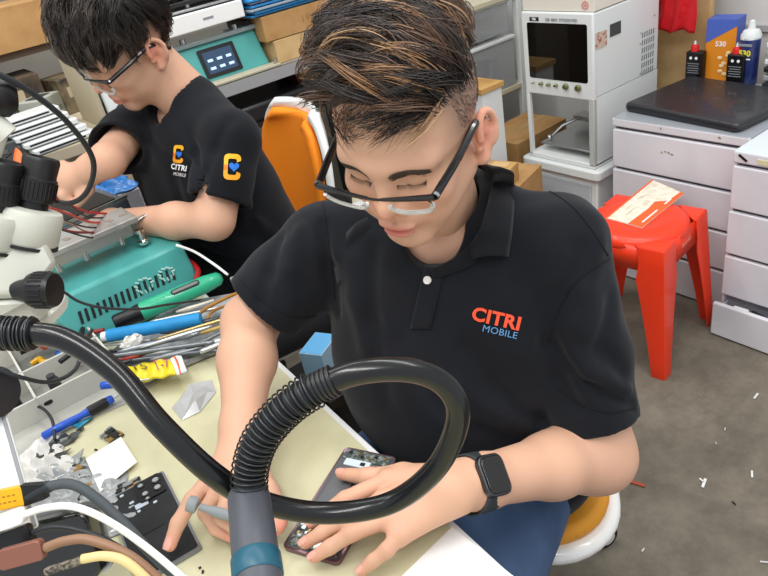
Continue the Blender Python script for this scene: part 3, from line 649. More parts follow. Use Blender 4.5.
def build_head(h, neck_to, neck_r=.058, jaw=1.0):
    s = SDF((-.105, -.045, -.21), (.105, .215, .15), h)
    s.ell((0, .095, .040), (.0765, .094, .086), .01)
    s.ell((0, .060, -.022), (.0625, .056, .084), .03)
    for q in (-1, 1):
        s.cap((q*.050, .085, -.050), (q*.016, .026, -.099), .017, .014, .022)
        s.cap((q*.010, .008, .017), (q*.046, .024, .016), .009, .010, .016)
        s.ell((q*.042, .030, -.028), (.021, .019, .018), .02)
        s.ell((q*.034, .038, -.058), (.022, .022, .022), .02)
    s.ball((0, .023, -.100), .0155, .016)
    for q in (-1, 1):
        s.ball((q*.0300, -.004, -.004), .0135, .014, 's')
        s.ell((q*.0300, .0215, -.002), (.0165, .0125, .0125), .0035)
        crease = [(q*(.0300+.0155*math.cos(a)), .0105+.006*abs(math.cos(a)), .0005+.007*math.sin(a)) for a in np.linspace(.15, PI-.15, 9)]
        s.chain(crease, [.0009]*9, .003, 's')
        lash = [(q*(.0300+.015*math.cos(a)), .0095+.006*abs(math.cos(a)), -.004-.0055*math.sin(a)) for a in np.linspace(.1, PI-.1, 9)]
        s.chain(lash, [.0008]*9, .002, 's')
    s.cap((0, .007, .006), (0, -.006, -.029), .0075, .0088, .012)
    s.ball((0, -.0085, -.0335), .0100, .006)
    for q in (-1, 1):
        s.ball((q*.0125, .0030, -.0380), .0080, .007)
        s.cap((q*.0055, -.0035, -.0455), (q*.006, .002, -.038), .0026, .0022, .003, 's')
    s.ell((0, .014, -.058), (.027, .015, .019), .014)
    s.ell((0, .0030, -.0655), (.0225, .0085, .0062), .004)
    s.ell((0, .0045, -.0765), (.0190, .0095, .0072), .004)
    s.chain([(-.024, .0095, -.0712), (-.010, -.0008, -.0706), (0, -.0025, -.0716), (.010, -.0008, -.0706), (.024, .0095, -.0712)], [.0008, .001, .0012, .001, .0008], .003, 's')
    s.cap((0, -.001, -.053), (0, -.001, -.059), .0018, .0018, .004, 's')
    # neck
    nt_ = np.asarray(neck_to, float)
    s.cap((0, .098, -.045), nt_, .052, neck_r, .028)
    for q in (-1, 1):
        s.cap((q*.058, .10, -.045), nt_+np.array([q*.016, -.05, 0]), .010, .011, .014)
        # ear
        e = np.array([q*.0755, .099, -.015]); k = .97; E = lambda x, y, z: e+np.array([q*x, y, z])*k
        R = rot_head(q*-18, 10, q*-6)
        s.ell(E(.003, .004, 0), (.0062, .0160, .0270), .007, R=R)
        rim = [E(.0060+.002*(1-math.cos(a-1.0))+.0045*max(0, -math.cos(a)), .005-.0175*math.cos(a)*(.95 if math.sin(a) > 0 else .8), .006+.026*math.sin(a)) for a in np.linspace(-.6, PI+.9, 15)]
        s.chain(rim, [.0028]*15, .0055)
        s.ball(E(.0025, -.004, -.026), .0080, .008)
        s.chain([E(.007, .010, .016), E(.0065, .011, 0), E(.006, .003, -.014)], [.0025]*3, .004)
        s.ell(E(.010, -.003, -.003), (.0055, .0075, .0105), .003, 's')
        s.cap(E(.011, .006, .018), E(.011, .013, .006), .0022, .0018, .003, 's')
        s.ball(E(.004, -.0125, -.006), .0040, .004)
    v, F = s.mesh(2)
    return v, F
def strands_mesh(name, paths, radii, cols, parent, world=True, ns=3, mat=None):
    """many tapering hair strands in one mesh; paths (n,k,3)"""
    paths = np.asarray(paths); n, k, _ = paths.shape; radii = np.asarray(radii); cols = np.asarray(cols)
    t = np.gradient(paths, axis=1); t /= np.linalg.norm(t, axis=2, keepdims=True)+1e-9
    ref = np.array([.31, .2, .93]); u = np.cross(t, ref); u /= np.linalg.norm(u, axis=2, keepdims=True)+1e-9; w = np.cross(t, u)
    rings = []
    tp = np.array([1-.0*i for i in range(k)]); tp[:] = np.clip(np.sqrt(np.linspace(1.0, .02, k)), .12, 1); 
    for j in range(ns):
        a = 2*PI*j/ns; rings.append(paths+(u*math.cos(a)+w*math.sin(a))*(radii[:, None]*tp)[:, :, None])
    V = np.stack(rings, 2).reshape(-1, 3)
    base = (np.arange(n)*k*ns)[:, None, None]; i = np.arange(k-1)[None, :, None]*ns; j = np.arange(ns)[None, None, :]; j2 = (j+1) % ns
    F = np.stack([base+i+j, base+i+j2, base+i+ns+j2, base+i+ns+j], -1).reshape(-1, 4)
    C = np.repeat(cols, k*ns, axis=0)
    o = np_obj(name, V, F, mat or m_hair, parent, world, col=C); return o

# ---------------- the man at the desk
RH = rot_head(-65.5, 18.5, 4); OH = np.array([.371, .543, 1.136]); HS = .97
def hw(p): return (np.asarray(p)*HS @ RH.T) + OH
def hl(p): return (np.asarray(p)-OH) @ RH / HS
SHL = np.array([.592, .498, .978]); SHR = np.array([.410, .778, .975])
NB = np.array([.530, .650, 1.015])
P0 = np.array([.62, .62, .47])
hv, hf = build_head(.0017, hl(NB+np.array([.0, .0, -.02])))
hc = skin_col(hv, 'head')
parts = [(hw(hv), hf, hc)]
# left arm and hand (towards the right of the photograph)
EL, WL = atd(597, 455, .93), atz(462, 486, .808)
def hand_sdf(s, wrist, mcps, fingers, thumb, rw=.021, k=.006):
    """palm from wrist to knuckles, then every finger as its own bent chain"""
    wrist = np.asarray(wrist)
    for i, m in enumerate(mcps):
        off = wrist+(np.asarray(m)-np.mean(mcps, 0))*.42
        s.cap(off, m, .0145, .0115, .016)
    for ch, rs in fingers: s.chain(ch, rs, .004)
    s.chain(thumb[0], thumb[1], .008)
s = SDF((.10, .30, .755), (.70, .62, .88), .0018)
s.lo[2] = .755
# the elbow drops below table height outside the table edge
s = SDF((.10, .28, .62), (.70, .63, .86), .0022)
axl = (WL-EL)/np.linalg.norm(WL-EL)
s.cap(EL+(SHL-EL)*.3, EL, .045, .043, .02)
s.cap(EL, EL+(WL-EL)*.38, .043, .040, .045); s.cap(EL+(WL-EL)*.38, WL-axl*.03, .0395, .0290, .02); s.cap(WL-axl*.03, WL+axl*.02, .0290, .0245, .02)
mc = [atz(388, 480, .803), atz(384, 500, .8035), atz(388, 519, .80), atz(399, 536, .793)]
fi = [([mc[0], atz(345, 499, .803), atz(326, 512, .790), atz(311, 523, .7805)], [.0105, .0092, .0083, .0070]),
      ([mc[1], atz(345, 519, .804), atz(322, 533, .791), atz(305, 543, .7805)], [.0108, .0094, .0085, .0072]),
      ([mc[2], atz(352, 533, .802), atz(330, 547, .790), atz(314, 557, .7805)], [.0104, .0092, .0083, .0070]),
      ([mc[3], atz(387, 550, .792), atz(373, 561, .783), atz(361, 571, .7745)], [.0095, .0083, .0075, .0062])]
th = ([atz(440, 478, .805), atz(403, 474, .800), atz(368, 477, .792), atz(342, 474, .7815)], [.017, .0125, .0105, .0078])
hand_sdf(s, WL+axl*.012, mc, fi, th)
for m in mc: s.ball(np.array(m)+np.array([0, 0, .0015]), .0105, .006)
v, F = s.mesh(2); c = skin_col(v, 'arm')
def tint(v, c, p, r, col, amt):
    w = (amt*np.exp(-(((v-np.asarray(p))/r)**2).sum(1)))[:, None]; c[:] = c*(1-w)+np.array(lin(col)[:3])*w
for ch, _ in fi+[th]: tint(v, c, ch[-1], .012, '#d98775', .55)
for m in mc: tint(v, c, m, .014, '#d2937a', .4)
for ch, _ in fi: tint(v, c, ch[1], .009, '#c98a72', .45)
parts.append((v, F, c)); LHAND = (mc, fi, th)
# right arm and hand (left of the photograph)
ER, WR = atd(250, 322, .99), atz(241, 442, .830)
s = SDF((.02, .52, .755), (.42, .90, 1.00), .0022)
ax2 = (WR-ER)/np.linalg.norm(WR-ER)
s.cap(ER+(SHR-ER)*.30, ER, .036, .038, .01)
s.cap(ER, ER+(WR-ER)*.35, .038, .038, .02); s.cap(ER+(WR-ER)*.35, WR-ax2*.02, .038, .0255, .02); s.cap(WR-ax2*.02, WR+ax2*.02, .0255, .0235, .02)
mr = [atz(243, 490, .822), atz(232, 489, .822), atz(221, 485, .821), atz(211, 478, .82)]
fr = [([mr[0], atz(247, 512, .818), atz(262, 523, .800), atz(277, 530, .789)], [.0108, .0095, .0085, .0070]),
      ([mr[1], atz(222, 517, .808), atz(238, 530, .795), atz(252, 538, .786)], [.0108, .0098, .0088, .0072]),
      ([mr[2], atz(206, 512, .805), atz(216, 528, .788), atz(232, 537, .781)], [.0108, .0098, .0088, .0072]),
      ([mr[3], atz(192, 500, .812), atz(178, 523, .797), atz(170, 545, .784)], [.0108, .0098, .0090, .0080])]
tr = ([atz(257, 472, .815), atz(268, 492, .812), atz(278, 508, .800), atz(281, 522, .792)], [.016, .0125, .0105, .0080])
hand_sdf(s, WR+ax2*.012, mr, fr, tr)
v, F = s.mesh(2); c = skin_col(v, 'arm')
for ch, _ in fr+[tr]: tint(v, c, ch[-1], .014, '#dd8672', .6)
for m in mr: tint(v, c, m, .014, '#d2937a', .35)
parts.append((v, F, c))
# torso, hips and legs under the clothes
s = SDF((.0, .25, .40), (.90, .95, 1.05), .012)
HIP = np.array([.61, .67, .56]); shv_ = (SHL-SHR)/np.linalg.norm(SHL-SHR)
s.cap(HIP, NB-np.array([-.02, -.02, .20]), .08, .08, .05); s.cap(SHL*.8+NB*.2-np.array([0, 0, .03]), SHR*.8+NB*.2-np.array([0, 0, .03]), .045, .045, .03)
s.cap(SHL, EL, .04, .038, .02); s.cap(SHR, ER, .04, .038, .02)
v, F = s.mesh(1); parts.append((v, F, skin_col(v, 'arm')))
s = SDF((.38, .50, .88), (.60, .72, 1.06), .0035)
s.cap(NB+np.array([-.010, -.010, .0]), np.array(atd(432, 264, .84))+np.array([.034, .029, -.004]), .050, .026, .02)
s.cap(NB+np.array([-.03, -.03, -.03])+shv_*.04, NB+np.array([-.03, -.03, -.03])-shv_*.04, .035, .035, .03)
v, F = s.mesh(2); parts.append((v, F, skin_col(v, 'arm')))
bv, bf, bc = join_np(parts)
man = np_obj('person', bv, bf, m_skin, col=bc, loc=P0)
tag(man, 'person in black polo shirt and browline glasses, bent over a phone with a screwdriver', 'person')

# finger nails
m_nail = M('fingernail', '#e2a898', .3, coat=.3)
for ch, rs in fi+[th]+fr[3:]:
    tip, prev = Vector(ch[-1]), Vector(ch[-2]); ax = (tip-prev).normalized(); side = ax.cross(Vector((0, 0, 1))).normalized(); up = side.cross(ax)
    r = rs[-1]; c = tip-ax*r*.15
    def fn(a, bb, c=c, ax=ax, side=side, up=up, r=r):
        x, y = (a-.5)*2, (bb-.5)*2; q = max(abs(x), abs(y)); l = math.hypot(x, y)+1e-9; x, y = x*(.55+.45*q/l), y*(.55+.45*q/l)
        return c+side*x*r*.72+ax*y*r*.95+up*(r*(1.10-.42*x*x-.20*max(0, y)**2))
    B().grid(fn, 9, 9).obj('fingernail', m_nail, man, world=True)

# ---------------- polo shirt
m_polo = M('black_pique', '#0f1117', .85, bump=(1400, .45, .0008), sheen=.08, spec=.25, var=(9, '#14171f', .4, .7))
def cloth_noise(P, amp):
    X, Y, Z = P
    w = np.sin(X*9+Y*6+Z*4)*1.4+np.sin(Y*13-Z*7)*.9
    n = np.sin(X*34+Z*22+w*1.5)*np.sin(Y*27-Z*15+w)+.6*np.sin((X+Y)*55+Z*18+w*2.3)*np.sin(Z*31+X*12)
    return (n*amp).astype(np.float32)
s = SDF((.22, .25, .50), (.88, .96, 1.12), .0036)
CH = NB+np.array([-.035, -.030, -.13])
fwd_t = np.array([-.76, -.65, 0])
shv = (SHL-SHR)/np.linalg.norm(SHL-SHR)
Rt = np.stack([shv, np.cross(np.array([0, 0, 1.]), shv), np.array([0, 0, 1.])], 1)
s.ell(NB+np.array([-.015, -.012, -.12]), (.172, .118, .15), .03, R=Rt)
s.cap(NB+np.array([0, 0, -.20])+shv*.062+np.array([-.022, -.018, 0]), HIP+shv*.055+np.array([-.070, -.060, .02]), .118, .108, .05)
s.cap(NB+np.array([0, 0, -.20])-shv*.062+np.array([-.022, -.018, 0]), HIP-shv*.055+np.array([-.070, -.060, .02]), .118, .108, .05)
s.cap(SHL-shv*.02, NB+shv*.03+np.array([0, 0, -.015]), .056, .062, .03); s.cap(SHR+shv*.02, NB-shv*.03+np.array([0, 0, -.015]), .056, .062, .03)
s.ell((.470, .630, .765), (.128, .128, .12), .06)
s.cap(NB+np.array([0, 0, -.03]), NB+np.array([.0, 0, .0]), .072, .066, .03)
dl = (EL-SHL); dr = (ER-SHR)
s.cap(SHL, SHL+dl*.50, .058, .061, .03); s.cap(SHL+dl*.50, SHL+dl*.83, .061, .064, .02)
s.cap(SHR, SHR+dr*.5, .056, .059, .03); s.cap(SHR+dr*.5, SHR+dr*.82, .059, .062, .02)
# folds: soft ridges and valleys in the cloth
def fold(s, a, b, w, amp):
    a = np.asarray(a, float); b = np.asarray(b, float); lo = np.minimum(a, b)-3*w; hi = np.maximum(a, b)+3*w; sl, P = s.sub(lo, hi)
    if sl is None: return
    d = _cap(P, a, b, 0, 0); s.S[sl] = s.S[sl]+(1.5*amp*np.exp(-(d/w)**2)).astype(np.float32)
def foldpx(s, pts, dep, w, amp):
    Q = [atd(x, y, dp) for (x, y), dp in zip(pts, dep)]
    for i in range(len(Q)-1): fold(s, Q[i], Q[i+1], w, amp)
def surf_fold(s, pts, w, amp, lo=.60, hi=1.15):
    # find where each sight line meets the cloth field, then press a fold there
    Q = []
    for x, y in pts:
        r = ray(x, y); ds = np.linspace(lo, hi, 220); P = CAM+r[None, :]*ds[:, None]; ii = np.round((P-s.lo)/s.h).astype(int)
        ok = ((ii >= 0) & (ii < np.array(s.S.shape))).all(1); v = np.full(len(ds), 1.0); v[ok] = s.S[tuple(ii[ok].T)]
        j = np.argmax(v < 0) if (v < 0).any() else None
        if j is not None: Q.append(P[j])
    for i in range(len(Q)-1): fold(s, Q[i], Q[i+1], w, amp)
for pts, w, amp in [
    ([(545, 300), (552, 345), (560, 380), (575, 405)], .010, .010), ([(556, 330), (590, 372), (628, 392)], .009, -.006), ([(560, 352), (600, 392), (634, 404)], .008, .006),
    ([(580, 250), (560, 300), (548, 340)], .014, .006), ([(600, 240), (585, 290), (580, 330)], .013, -.004), ([(612, 300), (600, 350), (622, 372)], .011, .005),
    ([(322, 225), (330, 270), (336, 310)], .009, .008), ([(352, 262), (356, 300), (366, 345)], .015, -.004), ([(375, 250), (372, 320), (385, 400)], .013, .004),
    ([(470, 350), (500, 390), (540, 420)], .014, .005), ([(440, 400), (480, 430), (530, 445)], .012, .005), ([(455, 385), (500, 415), (545, 432)], .011, -.004), ([(520, 300), (520, 350), (530, 400)], .016, -.004),
    ([(280, 240), (268, 275), (262, 300)], .010, .005), ([(300, 230), (290, 270), (288, 310)], .011, -.004), ([(400, 340), (420, 380), (445, 410)], .012, .003)]:
    surf_fold(s, pts, w, amp)
s.disp(lambda P: cloth_noise(P, .0018))
# sleeve mouths and hem cut, neck hole
el = dl/np.linalg.norm(dl); er = dr/np.linalg.norm(dr)
def cut_plane(p, n, c, rad):
    c = np.asarray(c); s.op(c-rad, c+rad, lambda P: np.maximum(-((P[0]-p[0])*n[0]+(P[1]-p[1])*n[1]+(P[2]-p[2])*n[2]), np.sqrt((P[0]-c[0])**2+(P[1]-c[1])**2+(P[2]-c[2])**2)-rad), .0015, 's')
hl_ = SHL+dl*.80; hr_ = SHR+dr*.80
cut_plane(hl_, el, hl_+el*.075, .10); cut_plane(hr_, er, hr_+er*.075, .10)
s.cap(SHL+dl*.72, SHL+dl*.9, .050, .058, .004, 's'); s.cap(SHR+dr*.72, SHR+dr*.9, .049, .057, .004, 's')
hn = hw((0, .098, -.045)); 
VF = atd(432, 264, .84)                 # bottom of the open collar
s.cap(NB+np.array([0, 0, -.02]), hn, .0575, .058, .004, 's')
s.cap(NB+np.array([-.02, -.02, .005]), VF+np.array([-.022, -.018, .022]), .055, .024, .006, 's')
v, F = s.mesh(2)
shirt = np_obj('polo_shirt', v, F, m_polo, man, world=True)
tree = BVHTree.FromPolygons([tuple(p) for p in v], [tuple(f) for f in F])
def drop(px, py, off=.0015, tr=None):
    """point on the cloth behind a place seen from the front, lifted by off"""
    d = Vector(ray(px, py)).normalized(); h = (tr or tree).ray_cast(Vector(CAM), d, 4)
    if h[0] is None: return None, None
    n = h[1] if h[1].dot(d) < 0 else -h[1]; return h[0]+n*off, n

# collar
f2 = np.array([-.76, -.65, 0.0])
def tbl(t, xs, ys): return float(np.interp(t, xs, ys))
def collar_pt(sd, t, row):
    """t 0 at the back of the neck .. 1 at the front tip; row 0 inside bottom, 1 fold, 2 bulge, 3 outer edge"""
    th = math.radians(tbl(t, [0, .25, .5, .75, 1], [180, 138, 96, 50, 16]))
    r = tbl(t, [0, .25, .5, .75, 1], [.066, .066, .069, .080, .099]); z = tbl(t, [0, .25, .5, .75, 1], [.056, .052, .040, .010, -.030])
    d = shv*math.sin(th)*sd+f2*math.cos(th); p = NB+d*r*(1.0)+np.array([0, 0, z])
    if row == 1: return Vector(p)
    if row == 0: return Vector(NB+d*(r-.006)+np.array([0, 0, z-.028]))
    w = tbl(t, [0, .25, .5, .75, 1], [.045, .045, .050, .058, .054]); th2 = th+math.radians(tbl(t, [0, .6, 1], [0, 8, 42])); d2 = shv*math.sin(th2)*sd+f2*math.cos(th2)
    g = Vector(NB+d2*(r+w*.55)+np.array([0, 0, z-w*.75]))
    h = tree.find_nearest(g); n = h[1]
    if n.dot(Vector(d2)) < 0 and n.z < 0: n = -n
    out = h[0]+n*.004
    if row == 3: return out
    k = (row-1)/2; return Vector(p)*(1-k)+out*k+Vector(d)*.009+Vector((0, 0, .007))
skin_tree = BVHTree.FromPolygons([tuple(p) for p in hw(hv)], [tuple(f) for f in hf])
m_col = M('ribbed_collar', '#111318', .85, bump=(900, .5, .001), sheen=.08, spec=.25)
def cfn(u, v):
    t = u; r = [0, 1, 1.35, 1.8, 2.4, 3][int(round(v*5))]
    if r in (0, 1, 3): return collar_pt(-1, t, r)
    k = (r-1)/2; A = collar_pt(-1, t, 1); Z = collar_pt(-1, t, 3); th = math.sin(PI*k)
    return A*(1-k)+Z*k+(Vector((0, 0, 1))+(Z-A).normalized()*.3)*.010*th
B().grid(cfn, 31, 6).obj('collar', m_col, man, world=True, solid=.0022, auto=180)
Lin = [(494, 170), (492, 184), (487, 207), (480, 230), (472, 244), (471, 259)]
Lout = [(512, 172), (514, 186), (513.5, 208), (512, 229), (510, 244), (508, 257)]
def skin_pt(x, y, off):
    d = Vector(ray(x, y)).normalized(); h = skin_tree.ray_cast(Vector(CAM), d, 3)
    return (h[0]-d*off) if h[0] is not None and h[3] < 1.2 else None
ref, _ = drop(505, 235, .004); dref = float((np.array(ref)-CAM) @ FWD)
Iw, Ow = [], []
for (xi, yi), (xo, yo) in zip(Lin, Lout):
    o_, n_ = drop(xo, yo, .004); do = float((np.array(o_)-CAM) @ FWD) if o_ is not None else dref-.02
    do = min(max(do, dref-.10), dref+.05); Ow.append(atd(xo, yo, do))
    p_ = skin_pt(xi, yi, .008); di = float((np.array(p_)-CAM) @ FWD) if p_ is not None else do-.012
    if abs(di-do) > .05: di = do-.014
    Iw.append(atd(xi, yi, di))
for k in (4, 5): Iw[k] = atd(*Lin[k], float((Ow[k]-CAM) @ FWD)-.008)
Iw = [np.array(collar_pt(1, t_, 1)) for t_ in (0, .12, .24, .34)]+Iw; Ow = [np.array(collar_pt(1, t_, 3)) for t_ in (0, .12, .24, .34)]+Ow
Is, Os = spline(Iw, 5), spline(Ow, 5)
def lflap(u, v):
    i = int(round(u*(len(Is)-1))); p = Is[i]*(1-v)+Os[i]*v; q = math.sin(PI*v)*.006; d_ = CAM-p; d_ /= np.linalg.norm(d_); return W3_(p+d_*q+np.array([0, 0, .003])*math.sin(PI*v))
def W3_(p): return Vector([float(c) for c in p])
B().grid(lflap, len(Is), 9).obj('collar', m_col, man, world=True, solid=.0024, auto=180)
# collar stand running down to the open button
Sa = [(480, 229), (472, 243), (460, 254), (446, 263), (431, 269)]; Sb = [(476, 262), (466, 268), (455, 272), (443, 276), (433, 278)]
Aw, Bw = [], []
for (xa, ya), (xb, yb) in zip(Sa, Sb):
    p_, _ = drop(xb, yb, .0035); db = float((np.array(p_)-CAM) @ FWD) if p_ is not None else dref
    Bw.append(atd(xb, yb, db)); Aw.append(atd(xa, ya, db-.004))
As_, Bs_ = spline(Aw, 5), spline(Bw, 5)
B().grid(lambda u, v: W3_(As_[int(round(u*(len(As_)-1)))]*(1-v)+Bs_[int(round(u*(len(As_)-1)))]*v), len(As_), 4).obj('collar_stand', m_col, man, world=True, solid=.0022, auto=180)
# placket and buttons
b = B()
def pl(u, v):
    y = 266+v*62; x = 437-(y-262)*.235+(u-.5)*20-1; p, n = drop(x, y, .0022); return p
b.grid(pl, 7, 16)
plk = b.obj('placket', m_polo, man, world=True, solid=.0018)
b = B()
for x0, y0, x1, y1 in ((424.5, 306, 411, 306), (411, 306, 412, 327)): pass
m_btn = M('pearl_button', '#d8d6d0', .25, coat=.5)
for x, y in ((428, 280), (423.5, 306)):
    p, n = drop(x, y, .0030)
    if p is None: continue
    bb = B(); bb.lathe([(.0001, .0016), (.0030, .0016), (.0042, .0022), (.0050, .0018), (.0052, 0)], p, n, 20, cap=True)
    for dx, dy in ((1, 0), (-1, 0)): pass
    if y < 300: bb.obj('button', m_btn, man, world=True)
# embroidered lettering
def cloth_text(name, txt, size, cx, cy, ang, mat, parent, tr=None, offset=0.0, skew=0.0, off=.0016, wpx=None):
    v, f = text_mesh(txt, 1.0, offset, 0, space=1.05); xs = [p[0] for p in v]; w = max(xs)-min(xs); mx = (max(xs)+min(xs))/2; sc = wpx/w; a = math.radians(ang); vs = []
    for x, y, z in v:
        x = (x-mx)*sc; y = -y*size; X = cx+x*math.cos(a)-y*math.sin(a); Y = cy+x*math.sin(a)+y*math.cos(a)
        p, n = drop(X, Y, off, tr); vs.append(p if p is not None else Vector(atd(X, Y, .8)))
    return B().add(vs, f).obj(name, mat, parent, world=True, smooth=False)
cloth_text('chest_lettering', 'CITRI', 18.5, 496, 319, 13, M('orange_thread', '#e8502c', .6), man, offset=.035, wpx=49)
cloth_text('chest_lettering', 'MOBILE', 9.5, 500, 332, 13, M('blue_thread', '#5b8fc0', .6), man, offset=0.0, wpx=35)
# sleeve and shoulder seams
def seam(pts, r=.0009):
    q = []
    for p in spline([np.array([x, y, 0.]) for x, y in pts], 10):
        h, n = drop(float(p[0]), float(p[1]), .0004)
        if h is not None: q.append(h)
    B().tube(q, r, 6).obj('seam', M('seam_thread', '#07080b', .9), man, world=True, auto=180)
seam([(514, 177), (537, 185), (569, 204), (592, 230), (608, 256)]); seam([(610, 258), (590, 270), (571, 289), (557, 316), (549, 342)])
seam([(322, 196), (326, 225), (331, 262), (335, 300)])
seam([(556, 388), (580, 404), (610, 412), (636, 408)]); seam([(241, 279), (262, 300), (290, 316), (318, 316)])
# ---------------- trousers
s = SDF((.14, .16, .30), (.92, 1.02, .74), .006)
KL, KR = np.array([.22, .38, .60]), np.array([.16, .66, .60])
s.cap(HIP+shv*.07+np.array([.0, 0, -.02]), KL, .088, .070, .04); s.cap(HIP-shv*.09+np.array([.02, 0, -.02]), KR, .10, .075, .04)
s.ell(HIP+np.array([.01, .02, -.0]), (.13, .14, .10), .04)
s.cap(KL, KL+np.array([.02, 0, -.3]), .072, .06, .03); s.cap(KR, KR+np.array([.02, 0, -.3]), .072, .06, .03)
s.disp(lambda P: cloth_noise(P, .0022))
v, F = s.mesh(2)
np_obj('jeans', v, F, M('blue_denim', '#41587a', .85, bump=(900, .5, .001), var=(14, '#324868', .35, .7)), man, world=True)
# ---------------- hair of the man at the desk
def hair_sweep(name, parent, W, n_g, per, flow, region, length, lift, cols, seed, rad=.00055, cap_cut=None, cap_r=(.0815, .0985, .0915), steps=13, cc=(0, .097, .048)):
    R = np.random.RandomState(seed); cc = np.array(cc); rr = np.array(cap_r)
    guides = []
    while len(guides) < n_g:
        d = R.randn(3); d /= np.linalg.norm(d); p = cc+d*rr
        if region(p): guides.append(p)
    def surf(q, h):
        d = (q-cc)/rr; d /= np.linalg.norm(d); n = d/rr; n /= np.linalg.norm(n); return cc+d*rr+n*h, n
    paths = []; cl = []; ra = []
    for g in guides:
        L = length(g)*R.uniform(.75, 1.15); A = lift(g)*R.uniform(.4, 1.3); jit = R.randn(3)*.22; pth = []; q = g.copy(); dirs = flow(g)+jit; wav = R.uniform(-1, 1)
        for i in range(steps):
            t = i/(steps-1); h = A*math.sin(min(1, t*1.15)*PI*.62)+.002*(1-t); p, n = surf(q, h); pth.append(p)
            f = flow(q)+jit+np.cross(n, flow(q))*math.sin(t*4+wav*3)*.22; f -= n*f.dot(n); f /= np.linalg.norm(f)+1e-9; q = q+f*L/(steps-1); q, _ = surf(q, 0)
        pth = np.array(pth); ci = R.choice(len(cols), p=[c[1] for c in cols]); base = np.array(lin(cols[ci][0])[:3])
        for k in range(per):
            off = R.randn(3)*.0042; tt = np.linspace(0, 1, steps)[:, None]; o2 = R.randn(3)*.0030; m = R.randint(0, 4) ; 
            pp = pth+off*(1-.72*tt)+o2*tt**2+.0010*np.sin(tt*R.uniform(3, 9)+R.uniform(0, 6))*R.randn(3)
            sc = R.uniform(.72, 1.06); pp = pp[0]+(pp-pp[0])*1.0 if sc > .98 else np.array([np.interp(np.linspace(0, sc, steps), np.linspace(0, 1, steps), pp[:, j]) for j in range(3)]).T
            paths.append(pp); cl.append(base*R.uniform(.6, 1.35)); ra.append(rad*R.uniform(.7, 1.35))
    return strands_mesh(name, W(np.array(paths)), ra, cl, parent)
def cap_mesh(W, lo, hi, h, rr, cc, cuts, col):
    s = SDF(lo, hi, h); s.ell(cc, rr, .005)
    for p, n in cuts:
        s.S = np.maximum(s.S, (sum((np.meshgrid(*s.ax, indexing='ij', sparse=True)[i]-p[i])*n[i] for i in range(3)))).astype(np.float32)
    s.disp(lambda P: (.0012*np.sin(P[0]*300+P[1]*90)*np.sin(P[1]*210+P[2]*60)).astype(np.float32))
    v, F = s.mesh(2); return W(v), F, np.tile(np.array(lin(col)[:3]), (len(v), 1))
cuts = [((0, .030, .074), np.array([0, -.80, -.60])), ((0, .1, .062), np.array([0, .12, -.99])), ((.074, .1, .088), np.array([.80, 0, -.60])), ((-.080, .1, .08), np.array([-.85, 0, -.52]))]
cv, cf, cc_ = cap_mesh(hw, (-.11, -.02, .0), (.11, .22, .16), .0028, (.0805, .0975, .0905), (0, .097, .048), cuts, '#241d1b')
hair = np_obj('hair', cv, cf, m_hair, man, world=True, col=cc_)
def flow1(p):
    x, y, z = p; k = min(1, max(0, (.075-y)/.05))
    f = np.array([-1.0, -.30, .10])*(1-k)+np.array([-1.0, .05, -.02])*k
    if x < -.045: f = np.array([-.6, .55, -.25])
    if x > .025 and y < .085: f = np.array([-1.0, .12, .25])
    if y > .15: f = np.array([-.8, .35, -.3])
    return f
def reg1(p):
    x, y, z = p
    if (y-.030)*.80+(z-.070)*.60 < 0: return False
    if z < (.086 if y > .095 and x > .055 else .070) and x > 0: return False
    if y < .050 and x < -.005: return False
    return z > .062
hcols = [('#2a2422', .40), ('#3d312a', .30), ('#62493a', .17), ('#8e6a4a', .09), ('#b08c68', .04)]
hair_sweep('hair_lock', man, hw, 380, 23, flow1, reg1, lambda g: (.080 if g[1] > .05 else .066)*(.55 if g[0] < -.045 else 1), lambda g: .024 if g[0] < .03 else .013, hcols, 3)
# fringe hanging on the forehead
def regf(p): return p[1] < .045 and .066 < p[2] < .10 and -.06 < p[0] < .048
def flowf(p): return np.array([.8, -.3, -.55]) if p[0] < -.02 else np.array([-.75, -.3, -.42])
hair_sweep('fringe', man, hw, 46, 4, flowf, regf, lambda g: .048 if g[0] < -.01 else .034, lambda g: .006, hcols, 5, rad=.00032)
htree0 = BVHTree.FromPolygons([tuple(p) for p in hv], [tuple(f) for f in hf]); Rr_ = np.random.RandomState(8); P = []; cl_ = []
while len(P) < 1500:
    p = np.array([.1*(1 if Rr_.rand() < .8 else -1), Rr_.uniform(.045, .165), Rr_.uniform(.012, .085)])
    if p[1] < .06+.25*max(0, .05-p[2]) or (abs(p[1]-.1) < .028 and p[2] < .022): continue
    h = htree0.ray_cast(Vector(p), Vector((-math.copysign(1, p[0]), 0, 0)))
    if h[0] is None: continue
    n = np.array(h[1]); r0 = np.array(h[0]); d = np.array([0, .45+.2*Rr_.randn(), -1.0]); d -= n*d.dot(n); d /= np.linalg.norm(d); L = Rr_.uniform(.003, .0055)*(.6+p[2]*8)
    P.append([r0+d*L*k+n*(.0004+.0009*k) for k in np.linspace(0, 1, 4)]); cl_.append(np.array(lin('#3b332f')[:3])*Rr_.uniform(.7, 1.6))
strands_mesh('sideburns', hw(np.array(P)), [.00017]*len(P), cl_, man)
